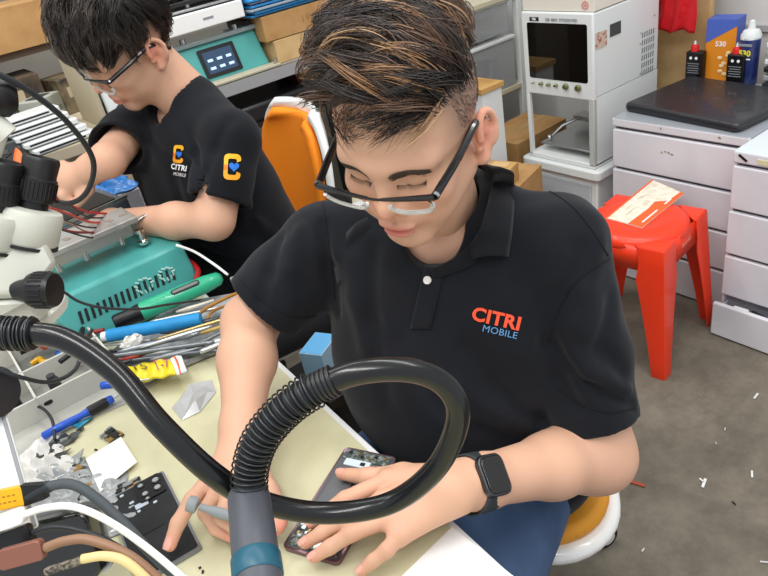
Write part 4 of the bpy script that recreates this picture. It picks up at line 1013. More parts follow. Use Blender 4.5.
# brows and lashes
def brow(sx, seed):
    R = np.random.RandomState(seed); P = []; n = 520
    for i in range(n):
        t = R.uniform(0, 1)**.8; x = sx*(.0115+.036*t); arc = .0088+.0062*math.sin(min(1, t*1.2)*PI*.6)-.0035*t; w = .0080*(1-.62*t)*(.6+.4*min(1, t*6)); z = arc+R.uniform(-1, 1)*w
        y = -.0015+.26*max(0, abs(x)-.012)*(.3+abs(x)*12)*.9; p = np.array([x, y-.0010, z]); d = np.array([sx*1.0, .25, .35*(1-t)-.35*t*1.0+.25*R.randn()*.5]); d /= np.linalg.norm(d)
        P.append([p+d*.0075*k+np.array([0, -.0008*math.sin(k*3), 0]) for k in np.linspace(0, 1, 4)])
    return P
from mathutils import Vector as _V
htree = BVHTree.FromPolygons([tuple(p) for p in hv], [tuple(f) for f in hf])
def stick(P, off):
    out = []
    for path in P:
        q = []
        for p in path:
            h = htree.ray_cast(_V((p[0], -.2, p[2])), _V((0, 1, 0))); q.append(np.array(h[0])+np.array([0, -off, 0]) if h[0] is not None else p)
        out.append(q)
    return np.array(out)
for sx, sd in ((1, 1), (-1, 2)):
    P = stick(brow(sx, sd), .0006); strands_mesh('eyebrow', hw(P), [.00022]*len(P), [np.array(lin('#43362f')[:3])]*len(P), man)
    L = []
    for a in np.linspace(.15, PI-.15, 40):
        p = np.array([sx*.030+.0150*math.cos(a), 0, -.0040-.0052*math.sin(a)]); h = htree.ray_cast(_V((p[0], -.2, p[2])), _V((0, 1, 0)))
        p = np.array(h[0]) if h[0] is not None else p; L.append([p+np.array([sx*.001*k, -.0045*k, -.0035*k*k-.0005]) for k in np.linspace(0, 1, 4)])
    strands_mesh('eyelashes', hw(np.array(L)), [.00026]*len(L), [np.array(lin('#1a1514')[:3])]*len(L), man)
# ---------------- glasses of the man at the desk
m_frame = M('black_acetate', '#101012', .22, coat=.4); m_lens = M('clear_lens', '#ffffff', .02, trans=1.0, ior=1.12); m_steel = M('steel', '#b9bcbe', .25, metal=1.0); m_rim = M('clear_rim', '#f1f1ee', .12, trans=.35, coat=.5)
def glasses(W, parent, br, hg, ear, lens_h=.029, drop_v=(0, .30, -.95), arm_r=.0042):
    dv = np.array(drop_v)/np.linalg.norm(drop_v); br = np.array(br); hg = np.array(hg); ear = np.array(ear)
    def top(sx, t): # t 0 at bridge .. 1 at hinge
        p = br*(1-t)+np.array([sx*hg[0], hg[1], hg[2]])*t; return p+np.array([0, -.003*math.sin(PI*t), .0022*math.sin(PI*t)])
    g = B()
    g.tube([W(top(-1, .16)), W(br+np.array([-.004, -.002, .0025])), W(br+np.array([.004, -.002, .0025])), W(top(1, .16))], .0016, 8)
    for sx in (-1, 1):
        ts = np.linspace(.13, 1, 14); P = [W(top(sx, t)) for t in ts]; g.tube(P, [.0018+.0020*t for t in ts], 8)
    go = g.obj('eyeglasses', m_frame, parent, world=True)
    for sx in (-1, 1):
        # temple arm
        h = W(top(sx, 1.0)); e = W(np.array([sx*ear[0], ear[1], ear[2]])); tip = W(np.array([sx*(ear[0]-.003), ear[1]+.030, ear[2]-.032])); mid = W(np.array([sx*(hg[0]+ear[0]+.004)/2, (hg[1]+ear[1])/2, (hg[2]+ear[2])/2+.001]))
        B().tube(spline([h, mid, e, tip], 6), [arm_r]*10+[arm_r*.8]*9, 8, flat=.45).obj('temple_arm', m_frame, go, world=True) if False else B().tube(spline([h, mid, e, tip], 6), arm_r, 8).obj('temple_arm', m_frame, go, world=True)
        B().tube([h+(np.array(mid)-h)*.01, h+(np.array(mid)-h)*.07], .0045, 8).obj('hinge', m_steel, go, world=True)
        # lens outline
        c = top(sx, .57); half = .0235*sx; ax = (top(sx, 1)-top(sx, 0)); ax /= np.linalg.norm(ax); out = []; n = 36
        for i in range(n):
            a = 2*PI*i/n; u = math.copysign(abs(math.cos(a))**.75, math.cos(a)); w = math.copysign(abs(math.sin(a))**.75, math.sin(a))
            out.append(c+ax*u*.0250*(1-.08*(w < 0)*abs(w))+dv*(lens_h/2-w*lens_h/2))
        L = B(); k = len(out); nn = np.cross(ax, dv); nn /= np.linalg.norm(nn)
        if nn[1] > 0: nn = -nn
        cen = np.mean(out, 0)
        fr = [W(p+nn*.0008) for p in out]+[W(p-nn*.0008) for p in out]
        L.add(fr, [tuple(range(k)), tuple(range(2*k-1, k-1, -1))]+[(i, k+i, k+(i+1) % k, (i+1) % k) for i in range(k)])
        L.obj('lens', m_lens, go, world=True)
        low = [W(out[(i) % n]) for i in range(n//2, n+1)]
        B().tube(low, .0028, 8).obj('lens_rim', m_rim, go, world=True)
    return go
glasses(hw, man, (0, -.0205, -.0045), (.068, -.018, .0055), (.0785, .100, .010))
# ---------------- wrist watch
wc = np.array(atd(478, 480, .745)); wx = axl
wn = np.array([-.42, -.46, .80]); wn = wn-wx*wn.dot(wx); wn /= np.linalg.norm(wn); wy = np.cross(wn, wx)
wrist_c = WL-axl*.022
wo = wrist_c+wn*.0300
T = frame(wo, wx, wy)
m_wcase = M('graphite_aluminium', '#4b4e52', .3, metal=.9); m_strap = M('dark_sport_band', '#2c3236', .6)
w0 = B().prism(rrect(.040, .047, .0115, 7), -.0035, .0045, T).obj('wrist_watch', m_wcase, man, world=True, bevel=.0015, seg=3)
B().prism(rrect(.0345, .0415, .0095, 7), .0042, .0060, T).obj('watch_screen', M('black_glass', '#060607', .06, coat=.6), w0, world=True, bevel=.0009, seg=2)
B().lathe([(.0032, 0), (.0034, .0006), (.0034, .002), (.0028, .0024)], T @ Vector((-.0185, .008, .0)), (T.to_3x3() @ Vector((-1, 0, 0))), 20).obj('crown', m_wcase, w0, world=True)
def band(u, v):
    a = (u*2-1)*PI*.80+PI; x = (v-.5)*.026
    c = T @ Vector((x, 0, -.0310)); yy = T.to_3x3() @ Vector((0, 1, 0)); zz_ = T.to_3x3() @ Vector((0, 0, 1))
    return c+yy*math.sin(a)*.0335-zz_*(-1)*math.cos(a)*.0325
B().grid(band, 33, 5).obj('watch_band', m_strap, w0, world=True, solid=.0022, auto=180)
# ---------------- the man in the t-shirt further along the desk
RG = rot_head(-90.3, 24.8, 16); OG = np.array([.346, 1.386, 1.188])
def gw(p): return (np.asarray(p) @ RG.T) + OG
def gl(p): return (np.asarray(p)-OG) @ RG
SL2 = np.array([.505, 1.205, 1.030]); SR2 = np.array([.455, 1.535, 1.045]); NB2 = np.array([.505, 1.375, 1.085]); HIP2 = np.array([.60, 1.40, .57])
hv2, hf2 = build_head(.0024, gl(NB2+np.array([.02, 0, -.03])), neck_r=.056)
parts = [(gw(hv2), hf2, skin_col(hv2, 'head'))]
EL2, WL2 = atd(214, 220, 1.29), atd(112, 222, 1.42)
ER2, WR2 = atd(108, 160, 1.34), atd(93, 168, 1.36)
s = SDF((.10, 1.02, .82), (.55, 1.62, 1.08), .0032)
s.cap(EL2+(SL2-EL2)*.35, EL2, .040, .036, .02); s.cap(EL2, EL2+(WL2-EL2)*.35, .036, .034, .02); s.cap(EL2+(WL2-EL2)*.35, WL2, .034, .025, .02)
d2 = (WL2-EL2)/np.linalg.norm(WL2-EL2)
h2 = atd(75, 240, 1.44)
s.cap(WL2, WL2*.4+h2*.6, .025, .026, .02)
for k, (x, y) in enumerate([(46, 238), (42, 246), (44, 255), (50, 262)]):
    q0 = atd(84, 231+k*7, 1.432); s.chain([q0, atd(62, 232+k*7, 1.438), atd(x, y-7, 1.45)], [.0125, .0095, .0080], .006)
s.cap(ER2+(SR2-ER2)*.4, ER2, .034, .032, .02); s.cap(ER2, WR2, .032, .027, .02)
h3 = atd(74, 180, 1.385); s.cap(WR2, h3, .027, .029, .02); s.ball(h3, .030, .02)
for k, (a, bq, c) in enumerate([((63, 166), (53, 176), (60, 190)), ((66, 176), (56, 188), (66, 199)), ((72, 184), (64, 195), (73, 204)), ((82, 184), (82, 196), (76, 204))]):
    s.chain([atd(*a, 1.375), atd(*bq, 1.372), atd(*c, 1.378)], [.0125, .0108, .0085], .005)
s.chain([atd(88, 172, 1.375), atd(88, 190, 1.37), atd(78, 203, 1.372)], [.014, .0115, .009], .006)
v, F = s.mesh(2); parts.append((v, F, skin_col(v, 'arm')))
s = SDF((.25, 1.05, .40), (.85, 1.70, 1.12), .012)
s.cap(HIP2, NB2-np.array([0, 0, .18]), .08, .08, .04); s.cap(SL2, SR2, .04, .04, .03); s.cap(SL2, EL2, .036, .036, .02); s.cap(SR2, ER2, .036, .036, .02)
v, F = s.mesh(1); parts.append((v, F, skin_col(v, 'arm')))
v, F, c = join_np(parts)
guy = np_obj('person', v, F, m_skin, col=c, loc=np.array([.60, 1.40, .47]))
tag(guy, 'person in black t-shirt and dark glasses looking down, seated in front of an orange backrest', 'person')
shv2 = (SL2-SR2)/np.linalg.norm(SL2-SR2)
s = SDF((.25, 1.00, .50), (.86, 1.76, 1.16), .0045)
Rt2 = np.stack([shv2, np.cross(np.array([0, 0, 1.]), shv2), np.array([0, 0, 1.])], 1)
s.ell(NB2+np.array([-.015, .0, -.14]), (.170, .108, .15), .03, R=Rt2)
for q in (1, -1):
    s.cap(NB2+np.array([-.005, 0, -.22])+shv2*q*.06, HIP2+shv2*q*.055+np.array([-.03, 0, 0]), .112, .122, .05)
    SS = SL2 if q > 0 else SR2; EE = EL2 if q > 0 else ER2; dd = EE-SS
    s.cap(SS-shv2*q*.02, NB2+shv2*q*.03+np.array([0, 0, -.02]), .054, .058, .03)
    s.cap(SS, SS+dd*.5, .053, .054, .03); s.cap(SS+dd*.5, SS+dd*.80, .054, .060, .02)
s.cap(NB2+np.array([0, 0, -.04]), NB2+np.array([-.005, 0, -.008]), .070, .064, .03)
for pts, w, amp in [([(196, 150), (200, 175), (198, 200)], .010, .008), ([(150, 140), (170, 160), (185, 215)], .012, .005), ([(165, 120), (190, 150), (192, 190)], .012, -.004), ([(215, 210), (240, 235), (262, 240)], .012, .005), ([(205, 250), (235, 262), (262, 250)], .012, .005), ([(230, 120), (215, 150), (205, 185)], .010, .004), ([(250, 205), (262, 225), (272, 232)], .009, -.005)]:
    surf_fold(s, pts, w, amp, 1.0, 1.7)
s.disp(lambda P: cloth_noise(P, .0012))
for SS, EE in ((SL2, EL2), (SR2, ER2)):
    dd = EE-SS; e_ = dd/np.linalg.norm(dd); hq = SS+dd*.77; cut_plane(hq, e_, hq+e_*.075, .10); s.cap(SS+dd*.70, SS+dd*.95, .049, .056, .004, 's')
hn2 = gw((0, .098, -.045)); s.cap(NB2+np.array([0, 0, -.03]), hn2, .0575, .060, .004, 's'); s.cap(NB2+np.array([-.02, 0, -.02]), NB2+np.array([-.07, 0, .03]), .045, .04, .006, 's')
v, F = s.mesh(2)
tee = np_obj('t_shirt', v, F, M('black_jersey', '#101217', .9, bump=(900, .3, .0008), sheen=.06, spec=.25, var=(9, '#161920', .4, .7)), guy, world=True)
tree2 = BVHTree.FromPolygons([tuple(p) for p in v], [tuple(f) for f in F])
# emblem: letter C frame with a blue heart
def emblem(cx, cy, w, h, ang):
    a = math.radians(ang)
    def pr(x, y, off): X = cx+x*math.cos(a)-y*math.sin(a); Y = cy+x*math.sin(a)+y*math.cos(a); p, n = drop(X, Y, off, tree2); return p if p is not None else Vector(atd(X, Y, 1.25))
    out = rrect(w, h, w*.28, 4); inn = rrect(w*.52, h*.62, w*.12, 4); n = len(out); 
    for nm, sel, mt in (('emblem_top', lambda y: y < -h*.10, M('yellow_thread', '#f2b31e', .6)), ('emblem_side', lambda y: -h*.10 <= y <= h*.16, M('orange_print2', '#ef7a1c', .6)), ('emblem_bottom', lambda y: y > h*.16, M('amber_thread', '#f0a01c', .6))):
        b = B()
        for i in range(n):
            j = (i+1) % n; mx_ = (out[i][0]+out[j][0])/2; my_ = (out[i][1]+out[j][1])/2
            m_ = 8
            for q in range(m_):
                t0, t1 = q/m_, (q+1)/m_; A = [(out[i][k]*(1-t0)+out[j][k]*t0) for k in (0, 1)]; Bq = [(out[i][k]*(1-t1)+out[j][k]*t1) for k in (0, 1)]; C_ = [(inn[i][k]*(1-t1)+inn[j][k]*t1) for k in (0, 1)]; D_ = [(inn[i][k]*(1-t0)+inn[j][k]*t0) for k in (0, 1)]
                yy = (A[1]+Bq[1])/2; xx = (A[0]+Bq[0])/2
                if xx > w*.3 and abs(yy) < h*.22: continue
                if sel(yy): b.add([pr(*A, .0018), pr(*Bq, .0018), pr(*C_, .0018), pr(*D_, .0018)], [(0, 1, 2, 3)])
        if b.v: b.obj(nm, mt, guy, world=True, smooth=False)
    b = B(); pts = []
    for k in range(24):
        t_ = 2*PI*k/24; pts.append((w*.30*(16*math.sin(t_)**3)/16+w*.10, -h*.20*(13*math.cos(t_)-5*math.cos(2*t_)-2*math.cos(3*t_)-math.cos(4*t_))/16))
    c0 = (w*.10, 0); vs = [pr(*c0, .0024)]+[pr(*p, .0024) for p in pts]; b.add(vs, [(0, 1+k, 1+(k+1) % 24) for k in range(24)]); b.obj('blue_heart', M('blue_thread2', '#1f6fd0', .6), guy, world=True, smooth=False)
emblem(179, 154, 10, 18, 4); emblem(232, 167, 16.5, 26, 3)
cloth_text('chest_lettering', 'CITRI', 7.5, 179.5, 167.5, 10, M('white_thread', '#f0f0f0', .6), guy, tr=tree2, offset=.03, off=.0022, wpx=15.5)
cloth_text('chest_lettering', 'MOBILE', 4.6, 180.5, 174.5, 10, M('white_thread', '#f0f0f0', .6), guy, tr=tree2, off=.0022, wpx=12.5)
s = SDF((.20, 1.05, .42), (.90, 1.75, .72), .008)
for q, kn in ((1, (.24, 1.25, .60)), (-1, (.24, 1.55, .60))): s.cap(HIP2+shv2*q*.09+np.array([.02, 0, -.01]), kn, .095, .07, .04)
s.ell(HIP2+np.array([.03, 0, 0]), (.14, .16, .11), .04); v, F = s.mesh(2)
np_obj('trousers', v, F, M('dark_trousers', '#23252b', .85), guy, world=True)
cuts2 = [((0, .020, .058), np.array([0, -.80, -.60])), ((0, .1, .045), np.array([0, -.35, -.95])), ((.078, .1, .05), np.array([.85, 0, -.52])), ((-.078, .1, .05), np.array([-.85, 0, -.52]))]
cv, cf, cc_ = cap_mesh(gw, (-.11, -.02, -.05), (.11, .22, .16), .004, (.0825, .1000, .0925), (0, .097, .045), cuts2, '#141211')
h_ = np_obj('hair', cv, cf, m_hair, guy, world=True, col=cc_)
def flow2(p):
    x, y, z = p; f = np.array([x*6, -.35, -1.0]) if z < .09 else np.array([x*8+.2, -.8, -.1])
    if y > .12: f = np.array([x*4, .3, -1.0])
    if y < .06: f = np.array([.35, -.8, -.6])
    return f
def reg2(p):
    x, y, z = p
    if (y-.022)*.80+(z-.060)*.60 < 0: return False
    if y > .13: return z > -.03
    return z > .035
bcols = [('#2c2725', .5), ('#3a3431', .32), ('#564c46', .18)]
hair_sweep('hair_lock', guy, gw, 330, 18, flow2, reg2, lambda g: .065 if g[2] > .08 else (.030 if g[1] > .12 else .045), lambda g: .018 if g[2] > .08 else .006, bcols, 21, rad=.0009, cap_r=(.083, .1005, .093))
hair_sweep('fringe', guy, gw, 60, 14, lambda p: np.array([.3, -.6, -1.0]), lambda p: p[1] < .05 and p[2] > .055, lambda g: .055, lambda g: .016, bcols, 22, rad=.0008, cap_r=(.083, .1005, .093))
m_frame2 = m_frame
glasses(gw, guy, (0, -.0150, -.004), (.070, .000, .004), (.0800, .100, .006), lens_h=.036, drop_v=(0, .12, -.98))
P = []
for sx in (1, -1):
    R = np.random.RandomState(5)
    for i in range(120):
        t_ = R.uniform(0, 1); x = sx*(.012+.034*t_); P.append([np.array([x+sx*.006*k, -.004+.3*max(0, abs(x)-.012), .017+.004*math.sin(t_*3)+R.uniform(-.0025, .0025)]) for k in np.linspace(0, 1, 4)])
strands_mesh('eyebrows', gw(np.array(P)), [.0004]*len(P), [np.array(lin('#1d1817')[:3])]*len(P), guy)
# ------------------------------------------------------------------ the work desk
TZ = .760
t = thing('work_desk', (-.10, .9, 0), 'long white edged work desk with a cream mat both people lean over', 'desk')
ex = lambda y: .287+.057*y
b = B(); pol = [(-.55, -.25), (ex(-.25), -.25), (ex(1.62), 1.62), (-.55, 1.62)]
b.prism([(x+.10, y-.9) for x, y in pol], TZ-.030, TZ-.003); b.obj('desk_top', M('desk_white', '#e4e6e6', .4), t, bevel=.002)
b = B(); b.prism([(x+.10, y-.9) for x, y in [(-.54, -.24), (ex(-.24)-.010, -.24), (ex(1.61)-.010, 1.61), (-.54, 1.61)]], TZ-.0035, TZ); b.obj('silicone_mat', m_cream, t, smooth=False)
for x, y in ((-.50, -.18), (.25, -.18), (.33, 1.56), (-.50, 1.56)): B().box((x+.10-.03, y-.9, (TZ-.03)/2), (.04, .04, TZ-.03)).obj('leg', m_grey, t, smooth=False, bevel=.002)
B().box((.10-.45, 0, .45), (.02, 1.7, .5)).obj('modesty_panel', m_grey, t, smooth=False)
def on(px, py, z=TZ): return W3(atz(px, py, z))
# paper under the near hand
b = B(); b.add([on(398, 580, TZ+.0012), on(452, 527, TZ+.0012), on(518, 580, TZ+.0012), on(470, 640, TZ+.0012)], [(0, 1, 2, 3)])
o = b.obj('paper_sheet', m_paper, None, solid=.001, smooth=False); tag(center_obj(o, on(450, 570)), 'white sheet of paper on the desk corner below the hand with the watch', 'paper')
# ---- the phone under repair (right)
def phone_frame(pTL, pBL, side):
    o_ = np.array(on(*pTL, TZ+.001)); y = np.array(on(*pBL, TZ+.001))-o_; L = np.linalg.norm(y); y /= L; x = np.cross(y, [0, 0, 1.0])*side; return o_, x, y, L
m_pl = M('mauve_frame', '#7c5f66', .3, metal=.7); m_board = M('circuit_board', '#3e4a48', .5, var=(180, '#8b8f86', .5, .62)); m_chip = M('chip_black', '#17191a', .4); m_gold = M('brass_contacts', '#b08f57', .35, metal=.8); m_sil = M('silver_shield', '#aeb2b3', .3, metal=.8)
o_, x_, y_, L_ = phone_frame((347, 450), (277, 560), 1)
if (o_+x_*.05)[0] < o_[0]: x_ = -x_
T = frame(o_, x_, y_)
if T[2][2] < 0: T = frame(o_, x_, y_)
zs_ = 1 if T[2][2] > 0 else -1
def PB(b, cx, cy, w, h, z0, z1, r=.001): return b.prism(rrect(w, h, min(r, w/2.1, h/2.1), 3, cx, cy), z0*zs_, z1*zs_, T)
root = thing('dismantled_phone', W3(o_+x_*.038+y_*.08), 'opened mauve framed phone with exposed boards under the hand with the watch', 'phone')
def PO(name, mat, *a, parent=None, **k): return PB(B(), *a, **k).obj(name, mat, parent or root, world=True, bevel=0, auto=40)
PO('frame', m_pl, .0375, .0825, .0755, .165, 0, .0062, r=.006)
PO('inner_tray', M('tray_dark', '#55575a', .5), .0375, .0825, .0695, .159, .0055, .0068, r=.004)
PO('battery', M('battery_grey', '#626468', .55), .034, .083, .050, .080, .0068, .0086, r=.002)
PO('battery_seam', m_chip, .040, .060, .0012, .030, .0086, .0089)
PO('top_board', m_board, .0375, .012, .066, .016, .0068, .0082)
PO('top_label', M('label_ice', '#cdd9e2', .4), .030, .0255, .036, .011, .0068, .0088)
PO('label_chip', m_chip, .038, .0255, .007, .0055, .0088, .0092)
PO('pink_corner', M('pink_glass', '#c48fb8', .3), .006, .0075, .008, .008, .0068, .0080)
for i in range(9): PO('component', [m_chip, m_sil, m_gold][i % 3], .013+i*.0062, .0105+(.003 if i % 2 else -.001), .0042, .0036, .0082, .0092)
PO('side_label', M('label_ice', '#cdd9e2', .4), .017, .120, .012, .026, .0068, .0088)
PO('bottom_board', m_board, .0375, .143, .066, .034, .0068, .0080)
Rr = random.Random(4)
for i in range(34):
    PO('component', [m_chip, m_sil, m_gold, m_sil][i % 4], .0375+Rr.uniform(-.030, .030), .143+Rr.uniform(-.014, .014), Rr.uniform(.002, .006), Rr.uniform(.0018, .005), .0080, .0080+Rr.uniform(.0006, .0014))
c = T @ Vector((.062, .147, .008*zs_)); B().lathe([(.0056, 0), (.0056, .0014), (.0048, .0018)], c, (0, 0, 1), 24).obj('camera_ring', m_sil, root, world=True); B().lathe([(.0044, 0), (.0040, .0023), (.001, .0026)], c, (0, 0, 1), 24).obj('camera_lens', M('lens_black', '#050507', .05, coat=1), root, world=True)
c = T @ Vector((.044, .154, .008*zs_)); B().lathe([(.0062, 0), (.0062, .0012)], c, (0, 0, 1), 24).obj('round_module', m_sil, root, world=True)
for px_, py_ in ((.006, .128), (.069, .128), (.006, .159), (.069, .159), (.037, .129)): B().lathe([(.0016, 0), (.0016, .0008)], T @ Vector((px_, py_, .008*zs_)), (0, 0, 1), 10).obj('screw', m_steel, root, world=True)
# ---- the black phone back (left)
o_, x_, y_, L_ = phone_frame((109, 503), (166, 578), 1)
p1 = np.array(on(156, 478, TZ+.001)); x_ = p1-o_; x_ /= np.linalg.norm(x_); y_ = y_-x_*y_.dot(x_); y_ /= np.linalg.norm(y_)
T = frame(o_, x_, y_); zs_ = 1 if T[2][2] > 0 else -1
root = thing('phone_housing', W3(o_+x_*.04+y_*.08), 'black phone back plate with camera openings beside the screwdriver hand', 'phone part')
def PO(name, mat, *a, parent=None, **k): return PB(B(), *a, **k).obj(name, mat, parent or root, world=True, bevel=0, auto=40)
PO('grey_rim', M('grey_rim', '#85878b', .4, metal=.5), .0385, .080, .078, .162, 0, .0055, r=.004)
PO('black_plate', M('matt_black', '#18191c', .6, var=(30, '#24262a', .45, .7)), .0385, .080, .072, .156, .005, .0066, r=.003)
cam_b = PO('camera_block', m_black, .053, .022, .036, .040, .0066, .0090, r=.004)
for cx, cy, r in ((.0435, .010, .0055), (.0635, .0135, .0070), (.0620, .0290, .0068), (.0450, .0290, .0060), (.0455, .0400, .0040)):
    c = T @ Vector((cx, cy, .0090*zs_)); B().lathe([(r, 0), (r, .0010), (r*.72, .0013), (r*.72, .0004)], c, (0, 0, 1), 22).obj('ring', M('dark_ring', '#34363a', .3, metal=.6), root, world=True); B().lathe([(r*.6, 0), (r*.6, .0007)], c, (0, 0, 1), 18).obj('opening', M('opening_grey', '#9a9c9a', .4), root, world=True)
for cx, cy, w, h in ((.036, .043, .017, .009), (.026, .030, .006, .004), (.030, .052, .004, .004), (.052, .051, .005, .004), (.018, .008, .005, .004)): PO('sticker', M('pale_sticker', '#b4c0cc', .5), cx, cy, w, h, .0066, .0072)
PO('antenna_patch', m_chip, .036, .085, .030, .022, .0066, .0074)
# ---- grey screwdriver held in the hand
t = thing('precision_screwdriver', on(193, 504, .83), 'grey precision screwdriver with a round cap held in the left hand of the picture', 'screwdriver')
a = np.array(atz(191, 504, .838)); e = np.array(atz(268, 528, .800)); d = (e-a)/np.linalg.norm(e-a); m_gp = M('soft_grey_plastic', '#8f9698', .5)
B().lathe([(.0078, 0), (.0092, .001), (.0094, .0095), (.0085, .011), (.0045, .012)], W3(a-d*.004), d, 24).obj('swivel_cap', m_gp, t, world=True)
B().lathe([(.0042, .010), (.0042, .020), (.0060, .028), (.0064, .040), (.0048, .052), (.0055, .078), (.0030, .088)], W3(a), d, 20).obj('handle', m_gp, t, world=True)
L = np.linalg.norm(e-a); B().lathe([(.0016, .080), (.0016, L+.006), (.0006, L+.012)], W3(a), d, 12).obj('bit', m_steel, t, world=True)
t = thing('black_ring_tool', on(277, 525, .775), 'small black oval ring tool beside the fingertips holding the screwdriver', 'tool')
c = np.array(atz(274, 522, .780)); q1 = np.array(atz(282, 529, .776))-c; q2 = np.array(atz(270, 530, .776))-c
b = B(); b.tube([W3(c+q1*math.cos(a_)*1.0+q2*math.sin(a_)*.8) for a_ in np.linspace(0, 2*PI, 25)], .0022, 8, cap=False); b.obj('ring', m_black, t, world=True)

# ---- fume hose: one long black hose looping in front of the hands
path = [((-320, 640), .62), ((-260, 480), .60), ((-150, 350), .57), ((-30, 330), .555), ((0, 333), .555), ((60, 338), .555), ((115, 372), .552), ((160, 424), .55), ((213, 474), .56), ((262, 502), .585), ((325, 513), .60), ((390, 503), .60), ((436, 468), .58), ((458, 418), .555), ((445, 385), .54), ((408, 370), .53), ((352, 374), .525), ((300, 398), .53), ((265, 432), .54), ((251, 465), .55), ((249, 498), .555)]
HP = [atd(x, y, d) for (x, y), d in path]; hs = spline(HP, 12)
hose = thing('fume_hose', W3(HP[-1]), 'glossy black flexible hose looping in front of the hands', 'hose')
m_hose = M('glossy_black_hose', '#101112', .24, coat=.15, spec=.45)
L0 = spline(HP, 12); n0 = 54
B().tube(L0[n0:17*12+3], .0098, 24).obj('smooth_hose', m_hose, hose, world=True, auto=180)
def ribbed(pts, r0, r1, pitch, name, hw_=.45):
    P = [np.asarray(p) for p in pts]; cum = [0]
    for i in range(1, len(P)): cum.append(cum[-1]+np.linalg.norm(P[i]-P[i-1]))
    n = int(cum[-1]/pitch*6); out = []; rr = []
    for k in range(n+1):
        s_ = cum[-1]*k/n; out.append(np.array([np.interp(s_, cum, [p[j] for p in P]) for j in range(3)])); ph = (s_/pitch) % 1; rr.append(r1 if ph < hw_ else r0)
    return B().tube(out, rr, 22).obj(name, M('ribbed_black', '#222426', .4), hose, world=True, auto=60)
def coil(pts, r, pitch, wr, name):
    P = [np.asarray(p) for p in pts]; cum = [0]
    for i in range(1, len(P)): cum.append(cum[-1]+np.linalg.norm(P[i]-P[i-1]))
    turns = int(cum[-1]/pitch); n = turns*16; out = []; u = None
    for k in range(n+1):
        s_ = cum[-1]*k/n; p = np.array([np.interp(s_, cum, [q[j] for q in P]) for j in range(3)]); p2 = np.array([np.interp(min(cum[-1], s_+.002), cum, [q[j] for q in P]) for j in range(3)]); p1 = np.array([np.interp(max(0, s_-.002), cum, [q[j] for q in P]) for j in range(3)])
        t_ = p2-p1; t_ /= np.linalg.norm(t_)+1e-9
        if u is None: u = np.cross(t_, [0, 0, 1.0]); u /= np.linalg.norm(u)
        u = u-t_*u.dot(t_); u /= np.linalg.norm(u); w = np.cross(t_, u); a_ = 2*PI*turns*k/n; out.append(p+(u*math.cos(a_)+w*math.sin(a_))*r)
    return B().tube(out, wr, 6).obj(name, m_steel_d, hose, world=True, auto=180)
m_steel_d = M('dark_spring_steel', '#46484a', .3, metal=.8)
ribbed(L0[:n0+2], .0115, .0135, .0035, 'ribbed_end')
ribbed(L0[16*12+4:], .0112, .0128, .0036, 'ribbed_neck')
coil(L0[16*12+8:], .0150, .0050, .0008, 'spring')
coil(L0[:n0+2], .0140, .0060, .0008, 'spring')
nz0 = np.array(HP[-1]); ndir = np.array(atd(258, 576, .500))-nz0; ndir /= np.linalg.norm(ndir); m_nz = M('slate_plastic', '#4a4d54', .45)
nz = B().lathe([(.0150, -.004), (.0168, -.003), (.0172, .0), (.0178, .040), (.0180, .150), (.0150, .165), (.0135, .19)], W3(nz0), ndir, 40).obj('nozzle', m_nz, hose, world=True)
B().lathe([(.0183, .055), (.0190, .056), (.0190, .072), (.0183, .073)], W3(nz0), ndir, 40).obj('teal_band', M('deep_teal', '#1d5366', .4), hose, world=True)
# ------------------------------------------------------------------ teal soldering station, left centre
TZ0 = .763
t = thing('soldering_station', (.235, 1.335, TZ0), 'teal soldering station under a metal plate, in front of the person in the t-shirt', 'station', rot=(0, 0, .02))
b = B(); b.add([(-.15, -.135, 0), (.12, -.135, 0), (.12, .11, 0), (-.15, .11, 0), (-.145, -.105, .105), (.115, -.105, .105), (.115, .11, .125), (-.145, .11, .125)], [(3, 2, 1, 0), (4, 5, 6, 7), (0, 1, 5, 4), (1, 2, 6, 5), (2, 3, 7, 6), (3, 0, 4, 7)])
b.obj('case', m_teal, t, bevel=.007, seg=3)
Tv = frame((0, -.1206, .052), (1, 0, 0), (0, .03, .105))
b = B()
for i in range(17):
    x = -.115+i*.0115; b.add([Tv @ Vector(p) for p in [(x, -.004, .001), (x+.0055, -.004, .001), (x+.0095, .020, .001), (x+.004, .020, .001)]], [(0, 1, 2, 3)])
b.obj('vent_slots', M('slot_black', '#10201f', .7), t, smooth=False)
b = B()
for cx, cy, r in ((.015, .012, .016), (.062, .014, .014)):
    for k in range(11):
        a = k*.571; b.box(Tv @ Vector((cx+r*math.cos(a), cy+r*.8*math.sin(a), .0016)), (.008, .001, .0035), rot=(-.28, a*.3, 0))
b.obj('faded_emblem', M('faded_print', '#a9d8d2', .6), t, smooth=False)
for x in (-.10, .09): B().lathe([(.004, 0), (.004, .002)], Tv @ Vector((x, -.03, .0)), (0, -.96, .28), 12).obj('screw', m_steel, t)
for x, y in ((.060, -.055), (.085, -.005), (-.10, .05)):
    B().lathe([(.012, 0), (.012, .006), (.006, .008), (.006, .022), (.010, .024), (.010, .030), (.002, .032)], (x, y, .112+.08*(y+.105)), n=24).obj('post_knob', M('polished_steel', '#d8d8d2', .15, metal=1), t)
b = B(); b.tube(spline([(.05, -.03, .150), (.085, -.035, .160), (.110, -.045, .160)], 5), .006, 8, flat=.3); b.obj('spring_arm', m_alu, t)
t = thing('metal_jig_plate', (.205, 1.300, .904), 'long pale metal fixture plate resting on the teal soldering station', 'plate', rot=(0, 0, .03))
B().box((-.015, .005, .030), (.215, .085, .012)).obj('upper_plate', M('worn_aluminium', '#b3b2ae', .5, metal=.55, var=(18, '#8f8e8a', .5, .7)), t, bevel=.002)
B().box((.0, -.02, .014), (.15, .030, .022)).obj('rail', m_alu, t, bevel=.002)
